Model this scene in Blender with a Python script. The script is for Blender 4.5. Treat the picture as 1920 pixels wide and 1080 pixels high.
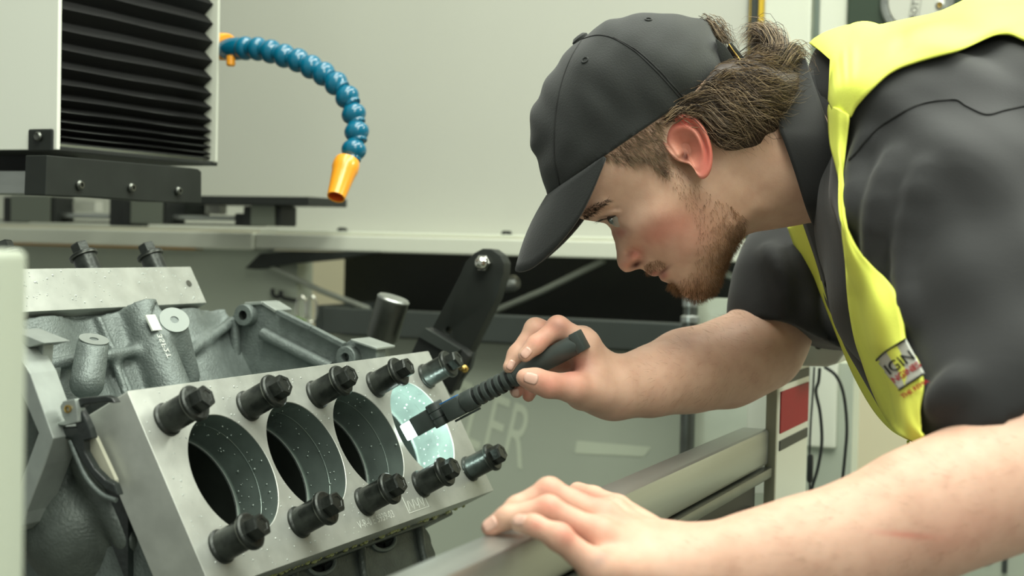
import bpy, bmesh, math, random
import numpy as np
from mathutils import Vector, Matrix

for o in list(bpy.data.objects):
    bpy.data.objects.remove(o, do_unlink=True)
scene = bpy.context.scene
COL = scene.collection
random.seed(7)
RNG = np.random.default_rng(7)

# ------------------------------------------------------------------ camera
# world: Y runs along the engine block (away from the camera), X to the operator, Z up
F = 2690.0
M = np.array([[0.9126, 0.0343, -0.4073], [0.4081, -0.0213, 0.9127], [0.0227, -0.9992, -0.0334]])
CAM = np.array([0.0, 0.0, 1.30])
cam_d = bpy.data.cameras.new('camera')
cam = bpy.data.objects.new('camera', cam_d)
COL.objects.link(cam)
cam_d.sensor_width = 36.0
cam_d.lens = F * 36.0 / 1920.0
cam_d.clip_start = 0.02
cam_d.dof.use_dof = True
cam_d.dof.focus_distance = 1.34
cam_d.dof.aperture_fstop = 5.6
_r, _u, _b = M @ [1, 0, 0], M @ [0, -1, 0], M @ [0, 0, -1]
cam.matrix_world = Matrix(((_r[0], _u[0], _b[0], CAM[0]), (_r[1], _u[1], _b[1], CAM[1]), (_r[2], _u[2], _b[2], CAM[2]), (0, 0, 0, 1)))
scene.camera = cam

# ------------------------------------------------------------------ world, lights, exposure
scene.view_settings.view_transform = 'Standard'
scene.view_settings.look = 'None'
scene.view_settings.exposure = 0.0
scene.view_settings.gamma = 1.0
scene.view_settings.use_curve_mapping = False
wd = bpy.data.worlds.new('world')
scene.world = wd
wd.use_nodes = True
wd.node_tree.nodes['Background'].inputs[0].default_value = (0.94, 1.0, 0.90, 1)
wd.node_tree.nodes['Background'].inputs[1].default_value = 0.40


def area_light(name, loc, target, sx, sy, power, color):
    l = bpy.data.lights.new(name, 'AREA')
    l.shape = 'RECTANGLE'
    l.size, l.size_y, l.energy, l.color = sx, sy, power, color
    o = bpy.data.objects.new(name, l)
    COL.objects.link(o)
    o.location = loc
    d = Vector(target) - Vector(loc)
    o.rotation_euler = d.to_track_quat('-Z', 'Y').to_euler()
    return o


LC = (0.97, 1.0, 0.89)
area_light('ceiling_tube_row_front', (0.1, 1.15, 2.95), (0.1, 1.2, 0.0), 0.5, 2.6, 52, LC)
area_light('ceiling_tube_row_inside', (-0.75, 1.1, 3.0), (-0.8, 1.3, 0.0), 0.5, 2.2, 32, LC)
area_light('ceiling_tube_row_rear', (1.4, -0.8, 2.95), (0.2, 1.3, 1.1), 0.6, 2.6, 50, LC)
area_light('added_wall_fill', (1.0, 2.7, 2.9), (0.5, 3.6, 0.9), 0.5, 2.0, 95, LC)  # added unseen light that brightens the beige wall


# ------------------------------------------------------------------ helpers
def ray(px, py):
    return M @ np.array([(px - 960) / F, (py - 540) / F, 1.0])


def P(px, py, d):
    return CAM + ray(px, py) * d


def PX(px, py, x):
    r = ray(px, py)
    return CAM + r * (x / r[0])


def PY(px, py, y):
    r = ray(px, py)
    return CAM + r * (y / r[1])


def PZ(px, py, z):
    r = ray(px, py)
    return CAM + r * ((z - CAM[2]) / r[2])


def PP(px, py, o, n):
    r = ray(px, py)
    return CAM + r * (np.dot(np.asarray(o) - CAM, n) / np.dot(r, n))


def proj(p):
    q = (np.asarray(p) - CAM) @ M
    return 960 + F * q[..., 0] / q[..., 2], 540 + F * q[..., 1] / q[..., 2], q[..., 2]


def nrm(v):
    v = np.asarray(v, float)
    return v / math.sqrt(v @ v)


def frame(axis, hint=(0, 0, 1)):
    a = nrm(axis)
    h = np.asarray(hint, float)
    if abs(np.dot(a, nrm(h))) > 0.98:
        h = np.array([1.0, 0, 0])
    x = nrm(np.cross(h, a))
    return x, np.cross(a, x), a


def lin(c):
    c = c / 255.0
    return c / 12.92 if c <= 0.04045 else ((c + 0.055) / 1.055) ** 2.4


def rgb(r, g, b):
    return (lin(r), lin(g), lin(b), 1.0)


class MB:
    """collects geometry for one mesh object"""

    def __init__(s):
        s.v, s.f = [], []

    def add(s, vs, fs):
        k = len(s.v)
        s.v += [tuple(map(float, p)) for p in vs]
        s.f += [tuple(i + k for i in f) for f in fs]
        return s

    def obox(s, o, ex, ey, ez):
        """box from corner o with edge vectors"""
        o, ex, ey, ez = map(lambda t: np.asarray(t, float), (o, ex, ey, ez))
        vs = [o, o + ex, o + ex + ey, o + ey, o + ez, o + ex + ez, o + ex + ey + ez, o + ey + ez]
        fs = [(0, 3, 2, 1), (4, 5, 6, 7), (0, 1, 5, 4), (1, 2, 6, 5), (2, 3, 7, 6), (3, 0, 4, 7)]
        if np.dot(np.cross(ex, ey), ez) < 0:
            fs = [f[::-1] for f in fs]
        return s.add(vs, fs)

    def box(s, lo, hi):
        lo, hi = np.minimum(lo, hi), np.maximum(lo, hi)
        d = hi - lo
        return s.obox(lo, (d[0], 0, 0), (0, d[1], 0), (0, 0, d[2]))

    def lathe(s, o, axis, prof, n=32, hint=(0, 0, 1), ry=1.0, caps=True):
        """prof: list of (radius, height)"""
        x, y, a = frame(axis, hint)
        o = np.asarray(o, float)
        vs, fs = [], []
        for r, h in prof:
            for i in range(n):
                t = 2 * math.pi * i / n
                vs.append(o + a * h + x * r * math.cos(t) + y * r * ry * math.sin(t))
        for k in range(len(prof) - 1):
            for i in range(n):
                j = (i + 1) % n
                fs.append((k * n + i, k * n + j, (k + 1) * n + j, (k + 1) * n + i))
        if caps:
            if prof[0][0] > 1e-6:
                fs.append(tuple(range(n))[::-1])
            if prof[-1][0] > 1e-6:
                fs.append(tuple((len(prof) - 1) * n + i for i in range(n)))
        return s.add(vs, fs)

    def tube(s, pts, rad, n=10, ry=1.0, hint=(0, 0, 1), closed=False):
        pts = [np.asarray(p, float) for p in pts]
        m = len(pts)
        if np.isscalar(rad):
            rad = [rad] * m
        vs, fs = [], []
        prevx = None
        for k in range(m):
            if closed:
                t = pts[(k + 1) % m] - pts[k - 1]
            else:
                t = pts[min(k + 1, m - 1)] - pts[max(k - 1, 0)]
            t = nrm(t)
            if prevx is None:
                x, y, _ = frame(t, hint)
            else:
                x = nrm(prevx - t * np.dot(prevx, t))
                y = np.cross(t, x)
            prevx = x
            for i in range(n):
                a = 2 * math.pi * i / n
                vs.append(pts[k] + rad[k] * (x * math.cos(a) + y * ry * math.sin(a)))
        for k in range(m if closed else m - 1):
            k2 = (k + 1) % m
            for i in range(n):
                j = (i + 1) % n
                fs.append((k * n + i, k * n + j, k2 * n + j, k2 * n + i))
        if not closed:
            fs.append(tuple(range(n))[::-1])
            fs.append(tuple((m - 1) * n + i for i in range(n)))
        return s.add(vs, fs)

    def prism(s, o, ex, ey, out, th, holes=(), th0=0.0):
        """2D outline (with holes) in plane o,ex,ey extruded by th along ex x ey"""
        o, ex, ey = (np.asarray(t, float) for t in (o, ex, ey))
        en = nrm(np.cross(ex, ey))
        bm = bmesh.new()
        loops = []
        for lp in [out] + list(holes):
            vv = [bm.verts.new((p[0], p[1], 0)) for p in lp]
            for i in range(len(vv)):
                bm.edges.new((vv[i], vv[(i + 1) % len(vv)]))
            loops.append(vv)
        bmesh.ops.triangle_fill(bm, use_beauty=True, use_dissolve=False, edges=list(bm.edges), normal=(0, 0, 1))
        bm.verts.index_update()
        n = len(bm.verts)
        v2 = [v.co.copy() for v in bm.verts]
        tris = []
        for f in bm.faces:
            ids = [v.index for v in f.verts]
            if f.normal.z < 0:
                ids = ids[::-1]
            tris.append(ids)
        vs = [o + ex * p.x + ey * p.y + en * th0 for p in v2] + [o + ex * p.x + ey * p.y + en * (th0 + th) for p in v2]
        fs = [tuple(t[::-1]) for t in tris] + [tuple(i + n for i in t) for t in tris]
        for li, lp in enumerate(loops):
            ids = [v.index for v in lp]
            ar = sum(v2[ids[i]].x * v2[ids[(i + 1) % len(ids)]].y - v2[ids[(i + 1) % len(ids)]].x * v2[ids[i]].y for i in range(len(ids)))
            if (ar > 0) != (li == 0):
                ids = ids[::-1]
            for i in range(len(ids)):
                a, b = ids[i], ids[(i + 1) % len(ids)]
                fs.append((a, b, b + n, a + n))
        bm.free()
        if th < 0:
            fs = [f[::-1] for f in fs]
        return s.add(vs, fs)

    def build(s, name, mat, parent=None, smooth=None, bevel=0.0, seg=2, sub=0):
        me = bpy.data.meshes.new(name)
        me.from_pydata(s.v, [], s.f)
        me.update()
        ob = bpy.data.objects.new(name, me)
        COL.objects.link(ob)
        if mat is not None:
            me.materials.append(mat)
        if bevel > 0:
            bm = bmesh.new()
            bm.from_mesh(me)
            bmesh.ops.remove_doubles(bm, verts=bm.verts, dist=1e-6)
            es = [e for e in bm.edges if len(e.link_faces) == 2 and e.calc_face_angle(0) > math.radians(30)]
            bmesh.ops.bevel(bm, geom=es, offset=bevel, segments=seg, affect='EDGES', profile=0.5, clamp_overlap=True)
            bm.to_mesh(me)
            bm.free()
        if smooth is not None:
            set_smooth(me, smooth)
        if sub:
            md = ob.modifiers.new('sub', 'SUBSURF')
            md.levels = md.render_levels = sub
        if parent is not None:
            ob.parent = parent
        return ob


def set_smooth(me, ang):
    me.polygons.foreach_set('use_smooth', [True] * len(me.polygons))
    if ang < 179:
        bm = bmesh.new()
        bm.from_mesh(me)
        for e in bm.edges:
            e.smooth = not (len(e.link_faces) == 2 and e.calc_face_angle(0) > math.radians(ang))
        bm.to_mesh(me)
        bm.free()


def empty(name, loc=(0, 0, 0)):
    o = bpy.data.objects.new(name, None)
    o.empty_display_size = 0.05
    COL.objects.link(o)
    o.location = loc
    bpy.context.view_layer.update()
    return o


def adopt(parent, *kids):
    """parent keeping world placement (parents are unrotated empties or meshes at origin)"""
    for k in kids:
        k.parent = parent
        k.matrix_parent_inverse = Matrix.Translation(-Vector(parent.location))


def tag(o, label, cat, group=None):
    o['label'] = label
    o['category'] = cat
    if group:
        o['group'] = group
    return o


def circle(cx, cy, r, n=48, ry=None, ph=0.0):
    ry = r if ry is None else ry
    return [(cx + r * math.cos(2 * math.pi * i / n + ph), cy + ry * math.sin(2 * math.pi * i / n + ph)) for i in range(n)]


def catmull(pts, n):
    """resample a polyline with a Catmull-Rom spline to n points"""
    p = np.asarray(pts, float)
    m = len(p)
    t = np.linspace(0, m - 1, n)
    i = np.clip(np.floor(t).astype(int), 0, m - 2)
    f = (t - i)[:, None]
    p0, p1, p2, p3 = p[np.maximum(i - 1, 0)], p[i], p[i + 1], p[np.minimum(i + 2, m - 1)]
    return 0.5 * (2 * p1 + (p2 - p0) * f + (2 * p0 - 5 * p1 + 4 * p2 - p3) * f ** 2 + (3 * p1 - p0 - 3 * p2 + p3) * f ** 3)


def text_mesh(s, size, extrude=0.0):
    cu = bpy.data.curves.new('lettering', 'FONT')
    cu.body = s
    cu.size = size
    cu.extrude = extrude
    cu.align_x = 'CENTER'
    cu.align_y = 'CENTER'
    ob = bpy.data.objects.new('lettering', cu)
    COL.objects.link(ob)
    bpy.context.view_layer.update()
    dg = bpy.context.evaluated_depsgraph_get()
    me = bpy.data.meshes.new_from_object(ob.evaluated_get(dg))
    v = np.array([w.co[:] for w in me.vertices])
    f = [tuple(p.vertices) for p in me.polygons]
    bpy.data.objects.remove(ob)
    bpy.data.curves.remove(cu)
    bpy.data.meshes.remove(me)
    return v, f


# ------------------------------------------------------------------ materials
def mat(name, col, rough=0.5, metal=0.0, spec=0.5, var=0.0, vscale=20.0, col2=None, bump=0.0, bscale=60.0, stretch=None, emit=None, estr=0.0, coat=0.0, rvar=0.0, sss=0.0, sheen=0.0):
    m = bpy.data.materials.new(name)
    m.use_nodes = True
    nt = m.node_tree
    b = nt.nodes['Principled BSDF']
    b.inputs['Base Color'].default_value = col
    b.inputs['Roughness'].default_value = rough
    b.inputs['Metallic'].default_value = metal
    b.inputs['Specular IOR Level'].default_value = spec
    b.inputs['Coat Weight'].default_value = coat
    if sheen:
        b.inputs['Sheen Weight'].default_value = sheen
    if sss:
        b.inputs['Subsurface Weight'].default_value = sss
        b.inputs['Subsurface Radius'].default_value = (0.010, 0.004, 0.002)
        b.inputs['Subsurface Scale'].default_value = 1.0
    if emit:
        b.inputs['Emission Color'].default_value = emit
        b.inputs['Emission Strength'].default_value = estr
    tc = nt.nodes.new('ShaderNodeTexCoord')
    src = tc.outputs['Object']
    if stretch:
        mp = nt.nodes.new('ShaderNodeMapping')
        mp.inputs['Scale'].default_value = stretch
        nt.links.new(src, mp.inputs[0])
        src = mp.outputs[0]
    if var > 0 or col2 or rvar > 0:
        nz = nt.nodes.new('ShaderNodeTexNoise')
        nz.inputs['Scale'].default_value = vscale
        nz.inputs['Detail'].default_value = 5
        nt.links.new(src, nz.inputs['Vector'])
        rp = nt.nodes.new('ShaderNodeValToRGB')
        rp.color_ramp.elements[0].position = 0.3
        rp.color_ramp.elements[1].position = 0.7
        c2 = col2 if col2 else tuple(min(1, c * (1 + var)) for c in col[:3]) + (1,)
        c1 = col if col2 else tuple(c * (1 - var) for c in col[:3]) + (1,)
        rp.color_ramp.elements[0].color = c1
        rp.color_ramp.elements[1].color = c2
        nt.links.new(nz.outputs[0], rp.inputs[0])
        nt.links.new(rp.outputs[0], b.inputs['Base Color'])
        if rvar > 0:
            mr = nt.nodes.new('ShaderNodeMapRange')
            mr.inputs[3].default_value = max(0.03, rough - rvar)
            mr.inputs[4].default_value = min(1, rough + rvar)
            nt.links.new(nz.outputs[0], mr.inputs[0])
            nt.links.new(mr.outputs[0], b.inputs['Roughness'])
    if bump > 0:
        n2 = nt.nodes.new('ShaderNodeTexNoise')
        n2.inputs['Scale'].default_value = bscale
        n2.inputs['Detail'].default_value = 4
        nt.links.new(src, n2.inputs['Vector'])
        bp = nt.nodes.new('ShaderNodeBump')
        bp.inputs['Strength'].default_value = bump
        bp.inputs['Distance'].default_value = 0.002
        nt.links.new(n2.outputs[0], bp.inputs['Height'])
        nt.links.new(bp.outputs[0], b.inputs['Normal'])
    return m


MT = {}
MT['white'] = mat('white_paint', rgb(184, 186, 175), 0.45, var=0.02, vscale=3)
MT['white_gloss'] = mat('white_gloss_paint', rgb(206, 210, 194), 0.3, var=0.02, vscale=3)
MT['green_grey'] = mat('green_grey_paint', rgb(162, 170, 154), 0.38, var=0.05, vscale=4, rvar=0.08)
MT['black'] = mat('black_powder_coat', rgb(34, 38, 34), 0.55, var=0.15, vscale=30, spec=0.3)
MT['black_dark'] = mat('black_plastic', rgb(24, 28, 25), 0.55, var=0.15, vscale=20)
MT['charcoal'] = mat('charcoal_paint', rgb(52, 58, 54), 0.5, var=0.1, vscale=12)
MT['rubber'] = mat('bellows_cloth', rgb(13, 14, 13), 0.7, spec=0.25, var=0.35, vscale=40, stretch=(4, 0.5, 12), bump=0.15, bscale=120)
MT['steel'] = mat('brushed_steel', rgb(166, 170, 165), 0.36, 0.9, var=0.1, vscale=14, stretch=(1, 0.15, 6), rvar=0.08)
MT['steel_dark'] = mat('dark_steel', rgb(105, 108, 102), 0.4, 1.0, var=0.15, vscale=30)
MT['chrome'] = mat('bright_chrome', rgb(225, 225, 215), 0.12, 1.0)
MT['alu_plate'] = mat('machined_aluminium_plate', rgb(176, 180, 172), 0.45, 0.5, var=0.10, vscale=45, bump=0.05, bscale=200, rvar=0.1)
MT['alu_side'] = mat('milled_aluminium_side', rgb(168, 170, 158), 0.36, 0.85, var=0.10, vscale=30, stretch=(1, 1, 1), rvar=0.08)
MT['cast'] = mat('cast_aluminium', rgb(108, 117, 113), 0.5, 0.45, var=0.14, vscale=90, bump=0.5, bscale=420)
MT['cast_dark'] = mat('darker_cast_aluminium', rgb(84, 91, 86), 0.45, 0.45, var=0.2, vscale=60, bump=0.4, bscale=350)  # darker tone of the cast aluminium
MT['machined'] = mat('machined_cast_face', rgb(150, 157, 151), 0.45, 0.5, var=0.08, vscale=60)
MT['gasket'] = mat('black_gasket_paint', rgb(30, 36, 34), 0.3, var=0.3, vscale=80, bump=0.2, bscale=200)
MT['bolt'] = mat('black_oxide_steel', rgb(48, 52, 48), 0.32, 0.55, var=0.35, vscale=90, bump=0.15, bscale=300, rvar=0.12)
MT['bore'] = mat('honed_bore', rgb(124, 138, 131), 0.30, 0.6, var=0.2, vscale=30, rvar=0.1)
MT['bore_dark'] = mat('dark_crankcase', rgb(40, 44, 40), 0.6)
MT['blue'] = mat('blue_plastic', rgb(6, 98, 126), 0.2, var=0.06, vscale=30, coat=0.3)
MT['orange'] = mat('orange_plastic', rgb(240, 160, 40), 0.28, coat=0.3)
MT['orange_in'] = mat('orange_bore', rgb(215, 95, 25), 0.5)
MT['yellow'] = mat('yellow_paint', rgb(212, 178, 50), 0.4)
MT['red'] = mat('red_vinyl', rgb(150, 4, 24), 0.6, spec=0.2)
MT['beige'] = mat('beige_wall', rgb(212, 206, 176), 0.7, var=0.02, vscale=3)
MT['glass_drop'] = mat('coolant_drop', rgb(168, 176, 168), 0.05, 0.0, spec=1.0, coat=1.0)
MT['oil_drop'] = mat('oily_coolant_drop', rgb(150, 155, 90), 0.08, coat=1.0)
MT['brass'] = mat('brass', rgb(190, 160, 90), 0.25, 1.0)
MT['cable'] = mat('black_cable', rgb(25, 30, 28), 0.5)
MT['grey_rod'] = mat('grey_rod_plastic', rgb(140, 146, 134), 0.4)
MT['label'] = mat('pale_print', rgb(205, 210, 200), 0.5)
MT['reflection'] = mat('pale_reflection', rgb(186, 195, 174), 0.45)
MT['floor'] = mat('grey_concrete', rgb(120, 122, 114), 0.7, var=0.1, vscale=4)
# ------------------------------------------------------------------ room
YB = 2.15


def boxY(x0, y0, x1, y1, Y, th):
    """axis-aligned box whose near face lies in the plane Y and spans those picture corners"""
    a, b = PY(x0, y0, Y), PY(x1, y1, Y)
    return MB().box((min(a[0], b[0]), Y, min(a[2], b[2])), (max(a[0], b[0]), Y + th, max(a[2], b[2])))


fl = MB().box((-4, -2.5, -0.1), (3, 5, 0)).build('floor', MT['floor'])
fl['kind'] = 'structure'
fl['label'] = 'grey workshop floor'
w = MB().box((-4, 3.6, 0), (3, 3.7, 3.0)).build('wall_back', MT['beige'])
w['kind'] = 'structure'
w['label'] = 'beige workshop wall behind the machine'

# ------------------------------------------------------------------ machine tool enclosure
mach = empty('machine_enclosure', (-0.9, 2.15, 0))
tag(mach, 'pale green-white machine tool enclosure around the engine block', 'machine')


def mpart(mb, name, m, bevel=0.0, smooth=None, parent=None, label=None):
    o = mb.build(name, MT[m] if isinstance(m, str) else m, None, smooth, bevel)
    adopt(parent or mach, o)
    if label:
        o['label'] = label
    return o


LZ = 1.306   # top of the ledge
bk = mpart(MB().box((-2.6, YB + 0.03, LZ), (-0.582, YB + 0.06, 2.4)), 'back_panel', 'white', 0.002)
# ledge along the back, left and right lengths, and the thin lip between panel and ledge
mpart(MB().box((-2.6, YB - 0.045, 1.272), (-1.438, YB + 0.03, 1.303)), 'ledge', 'white_gloss', 0.003)
mpart(MB().box((-1.437, YB - 0.04, 1.274), (-0.50, YB + 0.03, 1.302)), 'ledge', 'white_gloss', 0.003)
mpart(MB().box((-1.437, YB - 0.025, 1.3035), (-0.50, YB + 0.03, 1.3085)), 'ledge_lip', 'white_gloss', 0.001)
for px, py in ((642, 431), (950, 438)):
    c = PY(px, py, YB - 0.01)
    mpart(MB().lathe((c[0], c[1], 1.308), (0, 0, 1), [(0.009, 0), (0.009, 0.004), (0.006, 0.007)], 16), 'screw', 'black', smooth=30)
# orange edging strip under the left ledge
mpart(MB().box((PY(20, 464, YB - 0.05)[0], YB - 0.046, 1.2695), (PY(362, 464, YB - 0.05)[0], YB - 0.02, 1.2725)), 'edging_strip', mat('amber_strip', rgb(150, 108, 30), 0.4))
# lower wall left, bin recess, lower back panel
mpart(MB().box((-2.6, YB, 0.2), (PY(557, 560, YB)[0], YB + 0.05, 1.272)), 'lower_panel', 'green_grey')
zb = 1.128
mpart(MB().box((PY(557, 560, YB)[0], YB + 0.16, zb), (-0.50, YB + 0.18, 1.29)), 'recess_back', 'black_dark')
mpart(MB().box((PY(557, 560, YB)[0], YB, 0.2), (-0.40, YB + 0.05, zb)), 'lower_panel', 'green_grey')
xl, xr = PY(602, 600, YB - 0.06)[0], PY(1278, 620, YB - 0.06)[0]
zt = PY(775, 583, YB - 0.06)[2]
trz = PY(775, 635, YB - 0.06)[2]
tr = mpart(MB().box((xl, YB - 0.06, trz), (xr, YB - 0.045, zt)), 'tray_front', 'charcoal', 0.003)
mpart(MB().box((xl, YB - 0.045, trz), (xr, YB + 0.15, trz + 0.01)), 'tray_floor', 'black')
mpart(MB().box((xl - 0.012, YB - 0.06, trz), (xl, YB + 0.15, zt + 0.002)), 'tray_side', 'charcoal')
mpart(MB().box((xr, YB - 0.055, trz - 0.004), (-0.46, YB - 0.035, zt)), 'tray_front', 'black', 0.003)
# dark flap under the ledge corner
a = [PY(*q, YB - 0.03) for q in ((472, 503), (500, 475), (560, 471), (720, 473), (640, 486), (540, 496), (492, 505))]
mpart(MB().prism(a[0], (1, 0, 0), (0, 0, 1), [(p[0] - a[0][0], p[2] - a[0][2]) for p in a][::-1], 0.03, th0=-0.01), 'flap', 'black')
# rods running across the recess
for q0, q1, y0, y1, nm in (((508, 500), (692, 580), YB - 0.04, YB + 0.06, 'strut'), ((912, 590), (1132, 488), YB + 0.05, YB - 0.02, 'strut'), ((1330, 500), (1420, 530), YB, YB - 0.02, 'strut')):
    mpart(MB().tube([PY(*q0, y0), (PY(*q0, y0) + PY(*q1, y1)) / 2 + np.array([0, 0, -0.004]), PY(*q1, y1)], 0.0055, 10), nm, 'grey_rod', smooth=40)
c = PY(956, 534, YB + 0.02)
mpart(MB().lathe(c + np.array([-0.02, 0, 0.0]), (1, -0.1, 0.1), [(0.006, 0), (0.013, 0.004), (0.013, 0.03), (0.009, 0.036)], 20), 'tube_end', 'steel', smooth=40)
# hook at the bin corner
hp = [PY(*q, YB - 0.01) for q in ((511, 541), (512, 553), (519, 557), (526, 554), (527, 545), (529, 557), (540, 561), (556, 564))]
mpart(MB().tube(catmull(hp, 30), 0.0035, 8), 'wire_hook', 'black_dark', smooth=60)

# post with collar in front of the lower panel
pc = PY(1288, 840, 1.95)
mpart(MB().lathe((pc[0], 1.95, 0.3), (0, 0, 1), [(0.0105, 0), (0.0105, 0.94)], 24), 'post', 'steel_dark', smooth=40)
zc = PY(1288, 590, 1.95)[2]
mpart(MB().lathe((pc[0], 1.95, zc - 0.012), (0, 0, 1), [(0.011, 0), (0.014, 0.002), (0.014, 0.009), (0.010, 0.012), (0.010, 0.022), (0.012, 0.024), (0.012, 0.04), (0.004, 0.043)], 24), 'post_collar', 'steel', smooth=40)
# inner end wall pieces next to the rail end
mpart(boxY(1404, 640, 1452, 930, 1.80, 0.02), 'end_panel', 'white_gloss', 0.002)
mpart(MB().box((PY(1292, 700, 1.98)[0], 1.98, 0.3), (PY(1406, 700, 1.98)[0], 2.0, PY(1350, 560, 1.98)[2])), 'end_panel', mat('stained_panel', rgb(176, 184, 166), 0.35, var=0.12, vscale=9))

# front rail
rail = mpart(MB().box((-0.409, -0.2, 1.060), (-0.377, 1.545, 1.10)), 'front_rail', 'steel', 0.004, smooth=30, label='brushed steel front rail')
mpart(MB().box((-0.405, -0.2, 1.047), (-0.372, 1.543, 1.0585)), 'rail_lip', 'steel_dark', 0.002, smooth=30)
mpart(MB().box((-0.400, -0.2, 0.985), (-0.385, 1.52, 1.047)), 'rail_channel', 'black_dark')
mpart(MB().box((-0.395, -0.2, 0.86), (-0.370, 1.50, 1.022)), 'sill_panel', 'steel_dark', 0.004, smooth=30)
# right door post with red and black stripes, facing the operator
XR = -0.37
mpart(MB().box((XR - 0.012, 1.546, 0.1), (XR, 1.552, 1.18)), 'post_edge', mat('edge_trim', rgb(150, 150, 128), 0.4), 0.001)
yl = PX(1516, 760, XR)[1]
mpart(MB().box((XR - 0.012, 1.552, 0.1), (XR, yl, 1.18)), 'door_post', 'white_gloss', 0.002)
for nm, m, (a0, a1) in (('stripe', 'black', ((1466, 705), (1466, 722))), ('stripe', 'red', ((1464, 735), (1464, 812))), ('stripe', 'black', ((1462, 827), (1462, 845)))):
    z0, z1 = PX(*a0, XR)[2], PX(*a1, XR)[2]
    mpart(MB().box((XR, PX(1463, 760, XR)[1], min(z0, z1)), (XR + 0.0012, PX(1514, 760, XR)[1], max(z0, z1))), nm, m)
yc = PX(1519, 700, XR)[1]
mpart(MB().box((XR - 0.012, yl, 0.1), (XR - 0.004, yl + 0.010, 1.18)), 'door_post', 'white', 0.002)

# junction box with cables
jb = empty('junction_box', P(1530, 690, 1.83))
tag(jb, 'white junction box with a chamfered end beside the striped post', 'junction box')
Yj = 1.66
pts = [PY(*q, Yj) for q in ((1486, 600), (1600, 600), (1600, 640), (1570, 682), (1550, 688), (1486, 686))]
o = MB().prism(pts[0], (1, 0, 0), (0, 0, 1), [(p[0] - pts[0][0], p[2] - pts[0][2]) for p in pts][::-1], -0.07).build('body', MT['white_gloss'], None, None, 0.003)
adopt(jb, o)
c = PY(1535, 648, Yj)
o = MB().lathe(c, (0, -1, 0), [(0.0045, -0.002), (0.0045, 0.001), (0.003, 0.003), (0.0015, 0.002)], 18).build('screw', MT['black'], None, 30)
adopt(jb, o)
for k, (pp, lab) in enumerate(((((1527, 688), (1524, 740), (1520, 800), (1518, 860), (1519, 960)), 'thin black cable running straight down the post from the junction box'),
                               (((1537, 690), (1535, 715), (1530, 735), (1538, 775), (1541, 830), (1533, 880), (1523, 915), (1527, 935), (1545, 965)), 'black cable curving past the inline plug'),
                               (((1546, 688), (1568, 705), (1582, 740), (1588, 800), (1584, 860), (1577, 925), (1570, 990)), 'black cable hanging in the widest loop by the beige wall'))):
    q = catmull([P(a, b, 1.86 + 0.02 * k) for a, b in pp], 40)
    o = MB().tube(q, 0.0022 if k else 0.0014, 8).build('power_cable', MT['cable'], None, 60)
    tag(o, lab, 'cable', 'cables by the post')
    if k == 0:
        c0, c1 = P(1520, 852, 1.855), P(1518, 905, 1.855)
        g = MB().tube([c0, c0 * 0.9 + c1 * 0.1, c0 * 0.1 + c1 * 0.9, c1], [0.004, 0.0052, 0.0052, 0.003], 8, ry=0.8).build('inline_plug', MT['cable'], o, 40)

# upper right: door edge, yellow strip, white uprights
mpart(MB().box((-0.581, YB + 0.02, 1.29), (PY(1419, 20, YB)[0], YB + 0.07, 2.4)), 'door_gap', 'charcoal')
mpart(MB().box((PY(1400, 20, YB)[0], YB + 0.018, 1.29), (PY(1401, 20, YB)[0], YB + 0.07, 2.4)), 'door_seal', 'yellow')
mpart(MB().box((PY(1419, 20, YB)[0], YB + 0.01, 1.29), (PY(1433, 20, YB)[0], YB + 0.07, 2.4)), 'yellow_strip', 'yellow', 0.002)
mpart(MB().box((PY(1433, 20, YB)[0], YB, 1.12), (PY(1521, 20, YB)[0], YB + 0.07, 2.4)), 'door_upright', 'white_gloss', 0.003)
mpart(MB().box((PY(1521, 20, YB)[0], YB + 0.02, 1.0), (PY(1539, 20, YB)[0], YB + 0.06, 2.4)), 'door_channel', mat('grey_channel', rgb(150, 164, 156), 0.4))
mpart(MB().box((PY(1539, 20, YB)[0], YB - 0.01, 1.0), (PY(1593, 20, YB)[0], YB + 0.06, 2.4)), 'door_upright', 'white_gloss', 0.003)

# black control panel with dial
cp = MB().box((PY(1593, 20, YB)[0], YB - 0.02, 1.35), (0.35, YB + 0.05, 2.3)).build('control_panel', mat('dark_green_panel', rgb(46, 60, 46), 0.4), None, None, 0.004)
tag(cp, 'dark panel behind the operator carrying a round dial', 'panel')
dc = PY(1721, 4, YB - 0.02)
dl = empty('dial', dc)
tag(dl, 'round silver dial with a graduated ring on the dark panel', 'dial')
dr = 67 / F * 2.05
adopt(dl, MB().lathe(dc, (0, -1, 0), [(dr, 0), (dr, 0.010), (dr - 0.002, 0.012), (dr * 0.80, 0.012), (dr * 0.79, 0.004)], 64).build('graduated_ring', MT['steel'], None, 30))
adopt(dl, MB().lathe(dc, (0, -1, 0), [(dr * 0.79, 0.0), (dr * 0.79, 0.011), (dr * 0.76, 0.013), (0.0, 0.013)], 64).build('hub_disc', MT['white'], None, 30))
tk = MB()
for i in range(72):
    a = 2 * math.pi * i / 72
    l = 0.16 if i % 6 == 0 else 0.09
    ex = np.array([math.cos(a), 0, math.sin(a)])
    ey = np.array([-math.sin(a), 0, math.cos(a)])
    tk.obox(dc + ex * dr * 0.96 - ey * 0.0003 + np.array([0, -0.0126, 0]), -ex * dr * l, ey * 0.0006, (0, 0.0008, 0))
o = tk.build('graduations', MT['black'])
o['kind'] = 'stuff'
adopt(dl, o)
sc = dc + np.array([43 / F * 2.05, -0.013, -10 / F * 2.05])
adopt(dl, MB().lathe(sc, (0, -1, 0), [(0.0062, 0), (0.0062, 0.002), (0.0052, 0.0025)], 20).build('screw_seat', MT['steel'], None, 30),
      MB().lathe(sc, (0, -1, 0), [(0.0045, 0.0025), (0.0045, 0.0035), (0.0015, 0.003)], 6).build('screw', MT['brass'], None, 20))
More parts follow.
